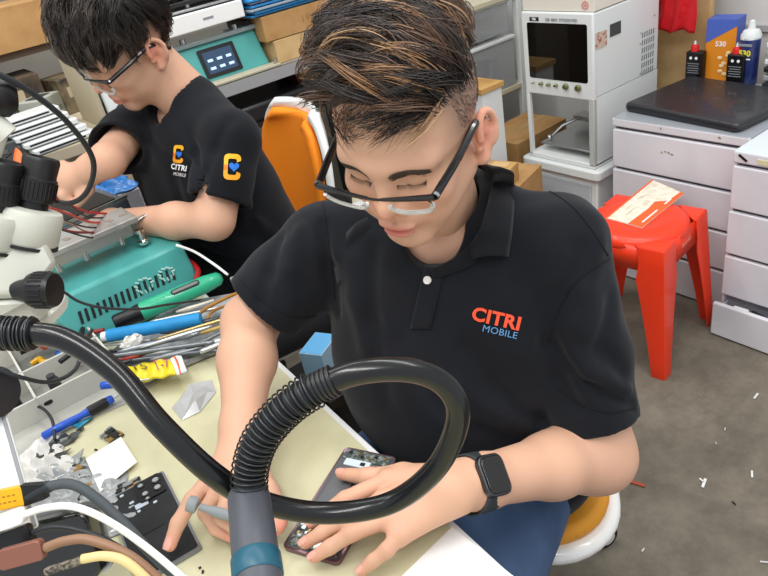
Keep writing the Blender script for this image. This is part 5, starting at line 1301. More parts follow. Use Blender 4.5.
B().box((.02, .02, .008), (.15, .04, .010)).obj('lower_rail', M('glassy_grey', '#7e8c8c', .15, coat=.6), t, bevel=.002)
for x in (-.07, -.02, .05): B().cyl((x, -.03, -.006), (x, -.03, .010), .006, n=14).obj('pillar', m_steel, t)
b = B()
for i in range(7): b.box((-.09+i*.028, .005+.012*math.sin(i*2), .0366), (.016, .010, .0012), rot=(0, 0, i))
b.obj('scratches', M('scuffed', '#8b8378', .7), t, smooth=False)
b = B(); b.tube(spline([(-.122, -.03, .036), (-.115, -.045, .040), (-.105, -.030, .044), (-.095, -.044, .038), (-.08, -.038, .036)], 6), .0016, 6); b.obj('twisted_wire', m_black, t)
# green handle gun
def wtube(name, pts, r, mat, label=None, cat=None, group=None, parent=None, n=12, sp=6, flat=1.0):
    P = spline([np.asarray(p) for p in pts], sp)
    rr = r if not hasattr(r, '__len__') else list(np.interp(np.linspace(0, 1, len(P)), np.linspace(0, 1, len(r)), r))
    o = B().tube(P, rr, n, flat=flat).obj(name, mat, parent, world=parent is not None, auto=180)
    if parent is None: center_obj(o, W3(pts[0])); tag(o, label, cat, group)
    return o
m_green = M('green_handle', '#2fae84', .35, coat=.2)
t = thing('hot_air_handle', atz(170, 300, .80), 'green handpiece with a grey slider leaning against the teal soldering station', 'handpiece')
A, E_ = np.array(atz(141, 312, .803)), np.array(atz(222, 277, .812)); d = (E_-A)/np.linalg.norm(E_-A); L = np.linalg.norm(E_-A)
B().lathe([(.016, 0), (.0175, .004), (.0175, L*.45), (.0165, L*.8), (.013, L*.96), (.006, L)], W3(A), d, 28).obj('grip', m_green, t, world=True, auto=60)
B().lathe([(.013, -.050), (.015, -.046), (.015, -.012), (.0165, -.006), (.0165, .001)], W3(A), d, 24).obj('black_collar', m_black, t, world=True, auto=40)
Tn = frame(A+d*L*.52, d, np.cross([0, 0, 1], d)); Tn2 = Matrix.Translation((0, 0, .0155)); up = np.array([0, 0, 1.0]); nrm = up-d*d[2]; nrm = nrm+np.array([-.25, -.55, 0]); nrm -= d*nrm.dot(d); nrm /= np.linalg.norm(nrm); Tn = frame(A+d*L*.56+nrm*.0155, d, np.cross(nrm, d))
B().prism(rrect(.055, .012, .005, 5), -.002, .0022, Tn).obj('slider_plate', m_dark, t, world=True, bevel=.0006); B().prism(rrect(.049, .006, .002, 3), .002, .0032, Tn).obj('slider', M('slider_grey', '#6e7573', .5), t, world=True)
# blue roller and tools lying side by side
m_bluegrip = M('blue_foam_grip', '#1e90cf', .55, var=(30, '#1b82bd', .4, .7))
t = thing('blue_grip_roller', atz(150, 327, .80), 'thick bright blue cylinder lying in the tool pile below the green handpiece', 'roller')
A, E_ = np.array(atz(108, 336, .802)), np.array(atz(201, 319, .802)); d = (E_-A)/np.linalg.norm(E_-A); L = np.linalg.norm(E_-A)
B().lathe([(.006, -.012), (.009, -.010), (.009, 0)], W3(A), d, 16).obj('pale_tip', m_white2, t, world=True)
B().lathe([(.0105, 0), (.0118, .003), (.0118, L-.003), (.0105, L)], W3(A), d, 28).obj('blue_sleeve', m_bluegrip, t, world=True, auto=60)
tools = [((118, 352), (200, 333), .798, [.0028, .0050, .0050, .0042, .0060, .0035], '#9ea2a6', 'silver pen shaped tool below the blue cylinder', 'steel'),
 ((108, 357), (215, 342), .794, [.0040, .0052, .0046, .0040, .0036], '#7f8488', 'grey tool barrel lying under the silver pen shaped tool', 'steel'),
 ((140, 348), (212, 326), .803, [.0012, .0036, .0040, .0038, .0020], '#c3c7ca', 'thin bright metal pen across the tool pile', 'steel'),
 ((118, 362), (222, 350), .785, [.0035, .0040, .0045, .0040], '#5e6367', 'dark grey tweezers handle at the bottom of the tool pile', 'steel'),
 ((155, 340), (228, 318), .800, [.0020, .0030, .0034, .0030], '#b9a06a', 'brass coloured rod pointing towards the arm in the tool pile', 'brass'),
 ((200, 352), (236, 338), .792, [.0040, .0044, .0040], '#babfc2', 'bright metal barrel beside the forearm', 'steel'),
 ((150, 322), (232, 305), .796, [.0026, .0030, .0024], '#d8d5cc', 'pale rod between the green handpiece and the blue cylinder', 'steel')]
for i, (a_, e_, z, rs, hx, lab, kd) in enumerate(tools):
    wtube('hand_tool', [atz(a_[0], a_[1], z), (np.array(atz(a_[0], a_[1], z))+np.array(atz(e_[0], e_[1], z)))/2, atz(e_[0], e_[1], z)], rs, M('tool_metal_'+str(i), hx, .3, metal=.75), lab, 'tool', 'hand tools in the pile')
# crumpled tissue
R = random.Random(12); b = B(); c0 = np.array(atz(132, 342, .80)); b.sphere(c0, .020, 10, (1, .7, .5)); vv = []
for v_ in b.v: vv.append((v_[0]+R.uniform(-.003, .003), v_[1]+R.uniform(-.003, .003), v_[2]+R.uniform(-.003, .003)))
b.v = vv; o = b.obj('crumpled_tissue', M('tissue', '#d9d7d2', .8), None, auto=30); tag(center_obj(o, W3(c0)), 'crumpled white tissue among the tools left of the blue cylinder', 'tissue')
# yellow pouch
pc = [atz(122, 369, .782), atz(131, 384, .780), atz(190, 372, .790), atz(184, 356, .792)]
t = thing('yellow_tube', atz(155, 370, .77), 'yellow glue tube with a red letter and crimped end in the tool pile', 'tube')
def qf(u, v, h=.007):
    A_ = pc[0]*(1-u)+pc[3]*u; B_ = pc[1]*(1-u)+pc[2]*u; p = A_*(1-v)+B_*v; p = p.copy(); p[2] += h*math.sin(PI*v)*math.sin(PI*min(1, u*1.1))**.4+.0018*math.sin(u*23+v*5); return W3(p)
B().grid(lambda u, v: qf(u*.78, v), 24, 14).obj('yellow_body', M('yellow_print_body', '#e5d013', .35, coat=.3), t, world=True, solid=.004, auto=180)
B().grid(lambda u, v: qf(.78+u*.18, v, .0075), 8, 14).obj('white_panel', m_white2, t, world=True, solid=.0042, auto=180)
B().grid(lambda u, v: qf(.84+u*.03, v, .0085), 4, 14).obj('orange_band', m_or, t, world=True, solid=.0045, auto=180)
def letter_on(name, txt, u0, u1, v0, v1, mat, off, lift):
    v, f = text_mesh(txt, 1, off, 0); xs = [p[0] for p in v]; ys = [p[1] for p in v]; o_ = []
    for x, y, z in v:
        p = qf(u0+(u1-u0)*(x-min(xs))/(max(xs)-min(xs)), v1+(v0-v1)*(y-min(ys))/(max(ys)-min(ys))); p.z += lift; o_.append(p)
    B().add(o_, f).obj(name, mat, t, world=True, smooth=False)
letter_on('printed_letter', 'T-7', .48, .74, .22, .80, M('magenta_print', '#a03a6e', .5), 0, .0060)
letter_on('printed_letter', '15', .18, .38, .30, .62, M('dark_print', '#3c3a2c', .5), .0, .0055)
# clear film pouch on the mat
pc2 = [atz(172, 408, TZ+.001), atz(190, 385, TZ+.001), atz(212, 380, TZ+.001), atz(216, 392, TZ+.001), atz(200, 412, TZ+.001), atz(182, 420, TZ+.001)]
cen = sum(pc2)/6; b = B(); b.add([W3(cen+np.array([0, 0, .012]))]+[W3(p) for p in pc2]+[W3((p*1.2+cen*.8)/2+np.array([0, 0, .007*(1+math.sin(i*2))])) for i, p in enumerate(pc2)], [(0, 7+i, 7+(i+1) % 6) for i in range(6)]+[(7+i, 1+i, 1+(i+1) % 6, 7+(i+1) % 6) for i in range(6)])
o = b.obj('clear_pouch', M('cloudy_film', '#c9cacb', .15, trans=.25, coat=.5), None, solid=.0008, smooth=False); tag(center_obj(o, W3(cen)), 'crinkled clear plastic pouch lying on the mat beside the forearm', 'pouch')
# ---- grey storage tray with compartments
t = thing('parts_tray', (-.03, 1.20, TZ), 'pale grey divided parts tray left of the tool pile', 'tray')
m_tray = M('tray_grey', '#c6c5bd', .5); f0 = np.array(atz(42, 392, .80)); f1 = np.array(atz(105, 368, .80)); yF = float((f0[1]+f1[1])/2)
x0, x1 = -.20, float(f1[0])+.02; y0, y1 = yF, yF+.22
def wall(a, b_, z0_, z1_, th=.004): 
    a, b_ = np.array(a, float), np.array(b_, float); c = (a+b_)/2; d = b_-a; q = B().box((c[0], c[1], (z0_+z1_)/2), (np.linalg.norm(d)+th, th, z1_-z0_), rot=(0, 0, math.atan2(d[1], d[0]))); return q.obj('tray_wall', m_tray, t, world=True, smooth=False, bevel=.0008)
for a, c in (((x0, y0), (x1, y0)), ((x0, y1), (x1, y1)), ((x0, y0), (x0, y1)), ((x1, y0), (x1, y1)), ((x0+.11, y0), (x0+.11, y1)), ((x0+.20, y0), (x0+.20, y1)), ((x0+.11, y0+.10), (x1, y0+.10))): wall(a, c, TZ+.001, TZ+.042)
B().box(((x0+x1)/2, (y0+y1)/2, TZ+.002), (x1-x0, y1-y0, .003)).obj('tray_floor', M('tray_floor', '#8b8c86', .6), t, world=True, smooth=False)
R = random.Random(5)
items = [('#b4181c', 'red'), ('#d24a20', 'orange red'), ('#e0a91b', 'amber'), ('#1a1a1c', 'black'), ('#c4c4c0', 'pale grey'), ('#7a1512', 'dark red'), ('#3a3c40', 'charcoal'), ('#b8422a', 'rust red'), ('#e8e6e0', 'white'), ('#2b5fae', 'blue')]
pos = [(x0+.14, y0+.05), (x0+.155, y0+.145), (x0+.24, y0+.16), (x0+.17, y0+.06), (x0+.055, y0+.06), (x0+.06, y0+.15), (x0+.235, y0+.05), (x0+.145, y0+.18), (x0+.04, y0+.10), (x0+.27, y0+.13)]
for i, ((hx, nm), (x, y)) in enumerate(zip(items, pos)):
    if x > x1-.012: x = x1-.018
    b = B(); 
    if i % 3 == 0: b.lathe([(.008, 0), (.010, .002), (.010, .026), (.007, .030), (.007, .036)], (0, 0, 0), n=20)
    elif i % 3 == 1: b.box((0, 0, .010), (.030, .016, .020)); b.box((0, 0, .022), (.018, .010, .005))
    else: b.tube(spline([(-.02, 0, .006), (-.005, .008, .012), (.010, -.006, .010), (.022, .004, .007)], 5), .005, 8)
    o = b.obj('small_part', M('part_'+str(i), hx, .4), None, loc=(x, y, TZ+.0045), rot=(0, 0, R.uniform(0, 3)), bevel=.0008 if i % 3 == 1 else 0); tag(o, nm+' small repair part in the divided grey tray', 'part', 'parts in the divided tray')
# slanted grey panel, blue drivers in front of the tray
def driver(a, e, z0_, z1_, lab, col, colg):
    A = np.array(atz(a[0], a[1], z0_)); E_ = np.array(atz(e[0], e[1], z1_)); d = (E_-A)/np.linalg.norm(E_-A); L = np.linalg.norm(E_-A); t = thing('screwdriver', W3(A), lab, 'screwdriver', 'blue screwdrivers on the bench')
    B().lathe([(.003, 0), (.0062, .002), (.0066, L*.25), (.0052, L*.42), (.0072, L*.55), (.0072, L*.75), (.0055, L*.78)], W3(A), d, 22).obj('handle', col, t, world=True, auto=60)
    B().lathe([(.0076, L*.50), (.0080, L*.53), (.0080, L*.68), (.0070, L*.72)], W3(A), d, 22).obj('grip', colg, t, world=True, auto=60)
    B().lathe([(.0016, L*.77), (.0016, L*.98), (.0006, L)], W3(A), d, 10).obj('blade', m_steel, t, world=True); return t
m_bl = M('cobalt_handle', '#1553c4', .35, coat=.3)
driver((42, 437), (132, 388), .772, .772, 'blue handled screwdriver with a black grip lying on the mat below the divided tray', m_bl, m_black)
driver((100, 386), (150, 379), .80, .79, 'short blue screwdriver partly under the hose beside the divided tray', m_bl, m_bl)
# torn black film scraps, white papers, small boards
def scrap(px, py, r, mat, lab, n=9, z=.0015, seed=1, squash=.6, group='black film scraps on the bench', cat='scrap', name='film_scrap'):
    R = random.Random(seed); c = np.array(atz(px, py, TZ+z)); pts = []
    for k in range(n):
        a = 2*PI*k/n; q = r*R.uniform(.45, 1.2); pts.append((c[0]+q*math.cos(a), c[1]+q*squash*math.sin(a), c[2]+R.uniform(0, .006)))
    b = B(); b.add([tuple(c+np.array([0, 0, .004]))]+pts, [(0, 1+k, 1+(k+1) % n) for k in range(n)]); o = b.obj(name, mat, None, solid=.0008, smooth=False); tag(center_obj(o, W3(c)), lab, cat, group); return o
m_film = M('black_film', '#2d302f', .35, coat=.3)
for i, (x, y, r, lab) in enumerate([(58, 442, .026, 'largest torn black film scrap near the blue screwdriver handle'), (50, 452, .022, 'torn black film scrap left of the small circuit board'), (72, 440, .016, 'torn black film scrap nearest the blue screwdriver'), (62, 456, .015, 'torn black film scrap on the white tissue'), (80, 431, .010, 'small black film scrap beside the screwdriver grip')]): scrap(x, y, r, m_film, lab, seed=i+3)
scrap(82, 424, .016, M('turquoise_film', '#1a86a6', .3), 'turquoise film scrap beside the blue screwdriver', seed=15, group=None)
# crumpled clear plastic bags, lower left
m_bagc = M('crinkled_clear_plastic', '#c3c7c8', .22, trans=.45, coat=.4, bump=(60, .5, .004))
def crumple(c, sx, sy, h, seed, lab, mat=m_bagc, name='plastic_bag', cat='bag', group='clear plastic bags on the bench', n=34):
    R = np.random.RandomState(seed); ph = R.uniform(0, 6, 12); fr = R.uniform(2, 8, 12)
    def fn(u, v):
        e = (1-abs(2*u-1)**4)*(1-abs(2*v-1)**4); z = abs(math.sin(fr[0]*u*3+fr[1]*v*2+ph[0])+.6*math.sin(fr[2]*v*4-fr[3]*u*2+ph[1])+.5*math.sin(fr[4]*(u+v)*4+ph[2]))/2.1
        return (c[0]+(u-.5)*sx*(1+.12*math.sin(v*9+ph[3])), c[1]+(v-.5)*sy*(1+.15*math.sin(u*8+ph[4])), c[2]+.001+h*z*e)
    o = B().grid(fn, n, n).obj(name, mat, None, solid=.0006, auto=180); tag(center_obj(o, W3(c)), lab, cat, group); return o
crumple(atz(56, 486, TZ+.0005), .10, .10, .012, 4, 'crinkled clear bag left of the small green circuit board')
crumple(atz(68, 528, TZ+.0005), .17, .12, .024, 9, 'crinkled clear bag under the loop of charging cables')
crumple(atz(35, 470, TZ+.0005), .10, .12, .018, 14, 'crumpled white tissue at the left edge beside the black film', mat=M('tissue', '#d9d7d2', .8), name='tissue', cat='tissue', group=None)
# small boards with white square of paper
def board(pts, lab, seed, grp='small circuit boards on the mat'):
    P = [np.array(atz(x, y, TZ+.0012)) for x, y in pts]; x_ = P[1]-P[0]; y_ = P[3]-P[0]; w, h = np.linalg.norm(x_), np.linalg.norm(y_); T = frame(P[0], x_, y_); zs_ = 1 if T[2][2] > 0 else -1
    root = thing('circuit_board', W3(sum(P)/4), lab, 'circuit board', grp); B().prism([(0, 0), (w, 0), (w, h), (0, h)], 0, .002*zs_, T).obj('board', m_board, root, world=True, smooth=False)
    R = random.Random(seed)
    for i in range(16):
        cx, cy = R.uniform(.15, .85)*w, R.uniform(.1, .9)*h; B().prism(rrect(R.uniform(.004, .014), R.uniform(.003, .012), .0008, 2, cx, cy), .002*zs_, R.uniform(.003, .005)*zs_, T).obj('component', [m_chip, m_sil, m_gold, m_chip][i % 4], root, world=True, smooth=False)
    return root
board([(70, 464), (85, 457), (103, 494), (88, 505)], 'narrow circuit board strip left of the white paper square', 2)
board([(100, 437), (112, 428), (120, 438), (107, 448)], 'tiny circuit board just above the white paper square', 5)
board([(112, 492), (140, 477), (141, 483), (113, 499)], 'brown edged circuit strip under the white paper square', 8)
b = B(); q = [atz(x, y, TZ+.0075) for x, y in ((86, 459), (121, 437), (137, 462), (100, 492))]; b.add([W3(p) for p in q], [(0, 1, 2, 3)]); o = b.obj('paper_square', M('white_tissue_paper', '#ecebe4', .7), None, solid=.0008, smooth=False); tag(center_obj(o, W3(sum(q)/4)), 'white square of paper resting on the small circuit boards', 'paper')
# dark specks on the mat
for i, (x, y) in enumerate([(200, 568), (203, 572), (96, 450), (150, 425)]):
    p = atz(x, y, TZ+.001); o = B().box((0, 0, .0006), (.003+.001*(i % 3), .0025, .0012)).obj('solder_crumb', m_black, None, loc=W3(p), rot=(0, 0, i)); tag(o, ['black crumb on the mat near the bottom of the hose', 'black crumb nearest the phone back plate', 'black crumb on the mat beside the tiny circuit board', 'black crumb on the mat beside the hose'][i], 'crumb', 'black crumbs on the mat')

# ---- charging cables at the lower left
m_wc = M('white_cable', '#f0f0ee', .4); m_bc = M('braided_grey_cable', '#4b5257', .6, bump=(900, .8, .001)); m_brc = M('brown_cable', '#8d6a52', .45); m_crc = M('cream_cable', '#ddc48a', .5); m_kc = M('dark_cable', '#25292d', .45)
def cable(name, pts, r, mat, lab, plug=None):
    P = [atd(x, y, d) for x, y, d in pts]; t = thing(name, W3(P[0]), lab, 'cable', 'charging cables at the lower left')
    B().tube(spline(P, 8), r, 12).obj('cord', mat, t, world=True, auto=180)
    if plug:
        a, e, w, h, pm, nm = plug; A, E_ = atd(*a), atd(*e); T = frame((A+E_)/2, E_-A, CUP); L = np.linalg.norm(E_-A); B().prism(rrect(L, w, min(.004, w/3), 4), -h/2, h/2, T).obj(nm, pm, t, world=True, bevel=.001); t['_'] = 0; del t['_']
        return t, T, L
    return t, None, None
D0 = .68
cable('braided_cable', [(44, 487, D0), (70, 484, D0), (95, 497, D0), (125, 525, D0), (150, 552, D0), (190, 590, D0)], .0052, m_bc, 'dark grey braided cable with a yellow plug, uppermost of the charging cables', None)
t, T, L = cable('yellow_plug_lead', [(28, 498, D0), (38, 492, D0), (50, 486, D0)], .006, m_kc, 'black lead ending in a bright yellow plug at the left edge', ((-30, 506, D0), (27, 494, D0), .020, .010, M('yellow_plug', '#f0ae12', .4), 'yellow_plug'))
B().prism([(-.003, -.011), (.020, -.008), (.020, .008), (-.003, .011)], -.005, .005, T @ Matrix.Translation((L/2, 0, 0))).obj('black_strain_relief', m_black, t, world=True, bevel=.001)
b = B()
for r_ in range(2):
    for k in range(8): b.prism([(L/2-.012-k*.005, -.004+r_*.006), (L/2-.009-k*.005, -.004+r_*.006), (L/2-.009-k*.005, -.0025+r_*.006), (L/2-.012-k*.005, -.0025+r_*.006)], .0050, .0053, T)
b.obj('moulded_print', M('ochre_print', '#a87408', .6), t, world=True, smooth=False)
cable('white_charging_cable', [(18, 517, D0-.02), (45, 508, D0-.02), (75, 507, D0-.02), (110, 522, D0-.02), (150, 550, D0-.02), (195, 588, D0-.02)], .0036, m_wc, 'white charging cable arching over the grey braided one', ((-25, 532, D0-.02), (24, 514, D0-.02), .015, .011, m_wc, 'white_plug'))
cable('thin_black_cable', [(30, 533, D0-.01), (55, 527, D0-.01), (85, 532, D0-.01), (115, 545, D0-.01), (150, 570, D0-.01), (180, 598, D0-.01)], .0030, m_kc, 'thin black cable between the white and the brown charging cables', ((-5, 545, D0-.01), (32, 532, D0-.01), .019, .011, m_black, 'black_plug'))
cable('brown_cable', [(45, 548, D0-.04), (65, 541, D0-.04), (90, 540, D0-.04), (130, 556, D0-.04), (165, 585, D0-.04)], .0046, m_brc, 'brown charging cable with a copper coloured plug', ((0, 560, D0-.04), (44, 548, D0-.04), .019, .010, M('copper_plug', '#8a5a4c', .4, metal=.3), 'copper_plug'))
cable('cream_cable', [(82, 559, D0-.05), (105, 556, D0-.05), (128, 563, D0-.05), (160, 592, D0-.05)], .0044, m_crc, 'cream coloured cable lowest of the charging cables', ((45, 572, D0-.05), (82, 560, D0-.05), .007, .006, M('speckled_sleeve', '#7f7566', .6, var=(300, '#33302c', .45, .6)), 'speckled_sleeve'))
# charging hub carrying them
hb = thing('charging_hub', atd(10, 560, .73), 'black charging hub at the lower left corner under the cable plugs', 'charger')
T = frame(atd(20, 562, .725), atd(60, 552, .725)-atd(0, 566, .725), CUP); B().prism(rrect(.16, .075, .012, 5), -.03, .0, T).obj('hub_body', M('glossy_black', '#0d0d0f', .12, coat=.6), hb, world=True, bevel=.004, seg=3)
B().prism(rrect(.165, .080, .013, 5), -.034, -.029, T).obj('silver_edge', m_alu, hb, world=True)
hz = atd(20, 562, .725); B().box((hz[0]-.0, hz[1]+.02, (hz[2]-.04+TZ)/2), (.09, .06, hz[2]-.06-TZ)).obj('stand', m_dark, hb, world=True, bevel=.004)
# leaning white panel at the left edge
t = thing('leaning_plate', atz(8, 440, TZ), 'white plastic panel edge leaning at the left edge above the yellow plug', 'panel')
A = atd(-8, 420, .74); Bq = atd(14, 500, .70); T = frame((A+Bq)/2, Bq-A, CRT); B().prism(rrect(.17, .030, .002, 2), -.004, .0, T).obj('panel', m_white2, t, world=True, bevel=.001); 
B().prism(rrect(.17, .004, .001, 2, 0, .012), .0, .0012, T).obj('edge_groove', m_grey, t, world=True)

# ------------------------------------------------------------------ microscope, left edge
m_mic = M('scope_ivory', '#cfd0c6', .42, coat=.15, var=(6, '#bcbdb2', .45, .75)); m_knob = M('knob_black', '#141416', .4)
mic = thing('stereo_microscope', (-.24, .88, TZ0), 'ivory stereo microscope with two black eyepieces at the left edge', 'microscope')
def mo(b, name, mat, **k): return b.obj(name, mat, mic, world=True, **k)
def eyep(pb, pt, d0, d1, nm):
    A, E_ = atd(*pb, d0), atd(*pt, d1); d = (E_-A)/np.linalg.norm(E_-A); L = np.linalg.norm(E_-A)
    e = B().lathe([(.0150, -.012), (.0165, -.010), (.0165, .004), (.0205, .005), (.0212, .010), (.0212, L*.55), (.0196, L*.57), (.0190, L*.62), (.0200, L*.93), (.0185, L), (.0150, L), (.0140, L-.006)], W3(A), d, 44); o = e.obj('eyepiece', m_knob, mic, world=True, auto=35)
    b = B(); u = np.cross(d, [0, 0, 1]); u /= np.linalg.norm(u); w = np.cross(d, u)
    for k in range(30):
        a = 2*PI*k/30; q = u*math.cos(a)+w*math.sin(a); b.tube([A+d*L*.16+q*.0213, A+d*L*.50+q*.0213], .0011, 5)
    b.obj('grip_ribs', m_knob, o, world=True)
    B().lathe([(.0168, -.010), (.0172, -.009), (.0172, -.007), (.0168, -.006)], W3(A), d, 36).obj('silver_ring', m_sil, o, world=True)
    B().lathe([(.0001, L-.005), (.0140, L-.005)], W3(A), d, 30, cap=False).obj('eye_lens', M('eyepiece_glass', '#1d2a33', .05, coat=1), o, world=True)
    return A, d
A1, d1 = eyep((33, 204), (42, 157), .78, .772, 0)
A2, d2_ = eyep((-3, 206), (5, 161), .76, .750, 1)
for A, d, o2 in ((A1, d1, (34, 208, .795)), (A2, d2_, (-5, 212, .775))):
    c = A-d*.004; B().lathe([(.022, .0), (.0325, -.002), (.0345, -.008), (.0345, -.038), (.031, -.043)][::-1], W3(c), d, 44).obj('eyepiece_housing', m_mic, mic, world=True, auto=35, bevel=0)
    B().lathe([(.0350, -.0445), (.0350, -.041)], W3(c), d, 44).obj('dark_joint', m_dark, mic, world=True)
def prismpx(name, poly, dn, df, mat, bev=.006, parent=None):
    """solid block whose outline is given at its near face; extends straight back along the camera-independent block axis"""
    P = [np.array(atd(x, y, d)) for x, y, d in poly]; ax = dn; n = len(P); b = B(); b.add([W3(p) for p in P]+[W3(p+ax*df) for p in P], [tuple(range(n)), tuple(range(2*n-1, n-1, -1))]+[(i, n+i, n+(i+1) % n, (i+1) % n) for i in range(n)])
    return b.obj(name, mat, mic, world=True, bevel=bev, seg=3)
# prism head: world aligned housing
hc_ = np.array(atd(18, 262, .80))
back = np.array([-.25, .80, -.30]); back /= np.linalg.norm(back)
prismpx('prism_head', [(-40, 240, .74), (-2, 234, .745), (30, 233, .755), (50, 240, .77), (60, 262, .785), (48, 282, .775), (20, 297, .755), (-40, 299, .73)], back, .11, m_mic, .010)
prismpx('lower_body', [(-40, 300, .74), (20, 298, .762), (46, 284, .782), (64, 272, .80), (66, 296, .80), (44, 318, .78), (16, 330, .765), (-40, 342, .74)], back, .09, m_mic, .008)
B().lathe([(.060, 0), (.060, .010), (.052, .016)], atd(20, 318, .86), (0, 0, 1), 40).obj('round_mount', m_mic, mic, world=True)
K = atd(40, 290, .76); kd = np.array(CRT)*.97+np.array(FWD)*-.10+np.array(CUP)*.0; kd /= np.linalg.norm(kd); q = B().lathe([(.010, -.03), (.014, -.012), (.0185, -.010), (.0200, -.006), (.0200, .014), (.0185, .018), (.001, .019)], W3(K), kd, 40).obj('zoom_knob', m_knob, mic, world=True, auto=35)
b = B(); u = np.cross(kd, [0, 0, 1]); u /= np.linalg.norm(u); w = np.cross(kd, u)
for k in range(24): 
    a = 2*PI*k/24; qq = u*math.cos(a)+w*math.sin(a); b.tube([K+kd*-.004+qq*.0201, K+kd*.012+qq*.0201], .0012, 5)
b.obj('knob_ribs', m_knob, q, world=True)
K = np.array(atd(-12, 392, .74)); kd = np.array(CRT)*.90-np.array(FWD)*.42; kd /= np.linalg.norm(kd); q = B().lathe([(.012, -.05), (.026, -.045), (.0275, -.040), (.0285, .012), (.0260, .017), (.001, .0175)], W3(K), kd, 44).obj('focus_knob', m_knob, mic, world=True, auto=35)
B().lathe([(.0262, .0170), (.0275, .0145), (.0262, .0180)], W3(K), kd, 44).obj('knob_bevel', M('knob_edge', '#2a2b2e', .3), q, world=True)
col_b = np.array([-.24, .88]); B().cyl((col_b[0], col_b[1], TZ0+.02), (col_b[0], col_b[1], 1.12), .016).obj('column', m_steel, mic, world=True)
B().prism(rrect(.20, .20, .02, 5), TZ0, TZ0+.02, Matrix.Translation((-.25, .88, 0))).obj('base', m_mic, mic, world=True, bevel=.004)
B().cyl((col_b[0], col_b[1], 1.045), (col_b[0]+.24, col_b[1]-.06, 1.045), .022).obj('arm_clamp', m_mic, mic, world=True)
# orange clip between the eyepieces
b = B(); P = [atd(17, 148, .80), atd(22, 152, .795), atd(28, 178, .79), atd(22, 182, .79), atd(17, 170, .79), atd(15, 160, .795)]; n = len(P); b.add([W3(p) for p in P]+[W3(p+np.array([.0, .012, 0])) for p in P], [tuple(range(n)), tuple(range(2*n-1, n-1, -1))]+[(i, n+i, n+(i+1) % n, (i+1) % n) for i in range(n)])
o = b.obj('orange_clip', M('orange_plastic', '#e8641c', .4), None, bevel=.002); tag(center_obj(o, W3(P[3])), 'orange plastic clip between the two microscope eyepieces', 'clip')
# lamp cable: black arc hanging from the lamp head at left
wtube('lamp_cable', [atd(-30, 66, .80), atd(0, 75, .82), (atd(35, 95, .86)), atd(70, 125, .92), atd(93, 160, .98), atd(88, 190, 1.02), atd(70, 203, 1.06), atd(40, 198, 1.10)], .0040, m_kc, 'black lamp cable arching over the left hand of the person in the t-shirt', 'cable')
t = thing('work_lamp', W3(atd(-5, 100, .84)), 'black lamp head with a white joint at the left edge above the eyepieces', 'lamp')
A = atd(-14, 96, .84); E_ = atd(14, 96, .86); d = np.array(E_)-np.array(A); L = np.linalg.norm(d); B().lathe([(.012, -.02), (.026, 0), (.026, L*.7), (.020, L), (.001, L+.002)], W3(A), d, 30).obj('lamp_shell', m_knob, t, world=True)
A = atd(-8, 122, .85); E_ = atd(8, 136, .86); B().tube([A, E_], .015, 14).obj('white_joint', m_mic, t, world=True); B().tube([atd(2, 135, .86), atd(-6, 160, .88), atd(-30, 172, .92)], .007, 12).obj('support_arm', m_mic, t, world=True)
# small black clip with cable by the focus knob
wtube('thin_black_lead', [atd(64, 292, .83), atd(80, 302, .84), atd(105, 308, .86), atd(140, 309, .9), atd(165, 305, .95), atd(200, 300, .99)], .0018, m_kc, 'thin black lead crossing in front of the teal soldering station', 'cable')
wtube('thin_black_lead', [atd(-10, 366, .72), atd(20, 377, .74), atd(50, 382, .78), atd(75, 370, .82), atd(84, 345, .86), atd(92, 330, .9)], .0024, m_kc, 'black lead curving behind the large focus knob', 'cable')
wtube('thin_black_lead', [atz(28, 405, .79), atz(42, 408, .785), atz(52, 420, .78), atz(55, 440, .77)], .0024, m_kc, 'short black lead with a buckle below the large focus knob', 'cable')
b = B(); T = frame(atz(40, 403, .785), (1, .1, 0), (0, 1, 0)); T = T @ Matrix.Rotation(-.35, 4, 'Z'); b.prism(rrect(.042, .020, .008, 5), -.004, .004, T); o = b.obj('black_buckle', m_black, None, bevel=.002); o2 = B().prism(rrect(.020, .008, .003, 4), .0041, .0048, T).obj('buckle_slot', M('slot_light', '#8d8d88', .5), o); o2.parent = None; center_obj(o, T.translation); o2.parent = o; o2.matrix_parent_inverse = Matrix.Translation(T.translation).inverted(); tag(o, 'black plastic buckle lying beside the large focus knob', 'buckle')

# ------------------------------------------------------------------ things around the person in the t-shirt
# platform instrument under his hands, with wires
t = thing('grey_instrument', (.25, 1.545, TZ0), 'dark grey slanted instrument under the wires in front of the person in the t-shirt', 'instrument', rot=(0, 0, .15))
B().prism(rrect(.17, .16, .008, 4), 0, .145).obj('housing', M('slate_housing', '#5a5f68', .45), t, bevel=.004); B().box((0, 0, .148), (.13, .12, .004)).obj('dark_panel', m_dark, t, smooth=False); B().box((.0, -.078, .15), (.17, .004, .006)).obj('silver_edge', m_alu, t, smooth=False)
wires = [('#c2201f', 'red'), ('#1c1c1e', 'black'), ('#e2ddd4', 'white'), ('#d8402e', 'bright red'), ('#222226', 'charcoal'), ('#b58d74', 'copper'), ('#8f1c1c', 'dark red'), ('#2a2a2c', 'thin black')]
for i, (hx, nm) in enumerate(wires):
    k = i*3.4; wtube('jumper_wire', [atd(44+i*.8, 196+k*1.1+(i%3)*3, 1.02), atd(66, 203+k*1.35-(i%2)*4, 1.12), atd(88+i, 212+k*1.0+(i%3)*2, 1.26), atd(116+i*1.0, 214+k*.7, 1.37)], .0016 if i % 3 else .0021, M('wire_'+str(i), hx, .45), nm+' jumper wire running from the microscope to the metal plate', 'wire', 'jumper wires')
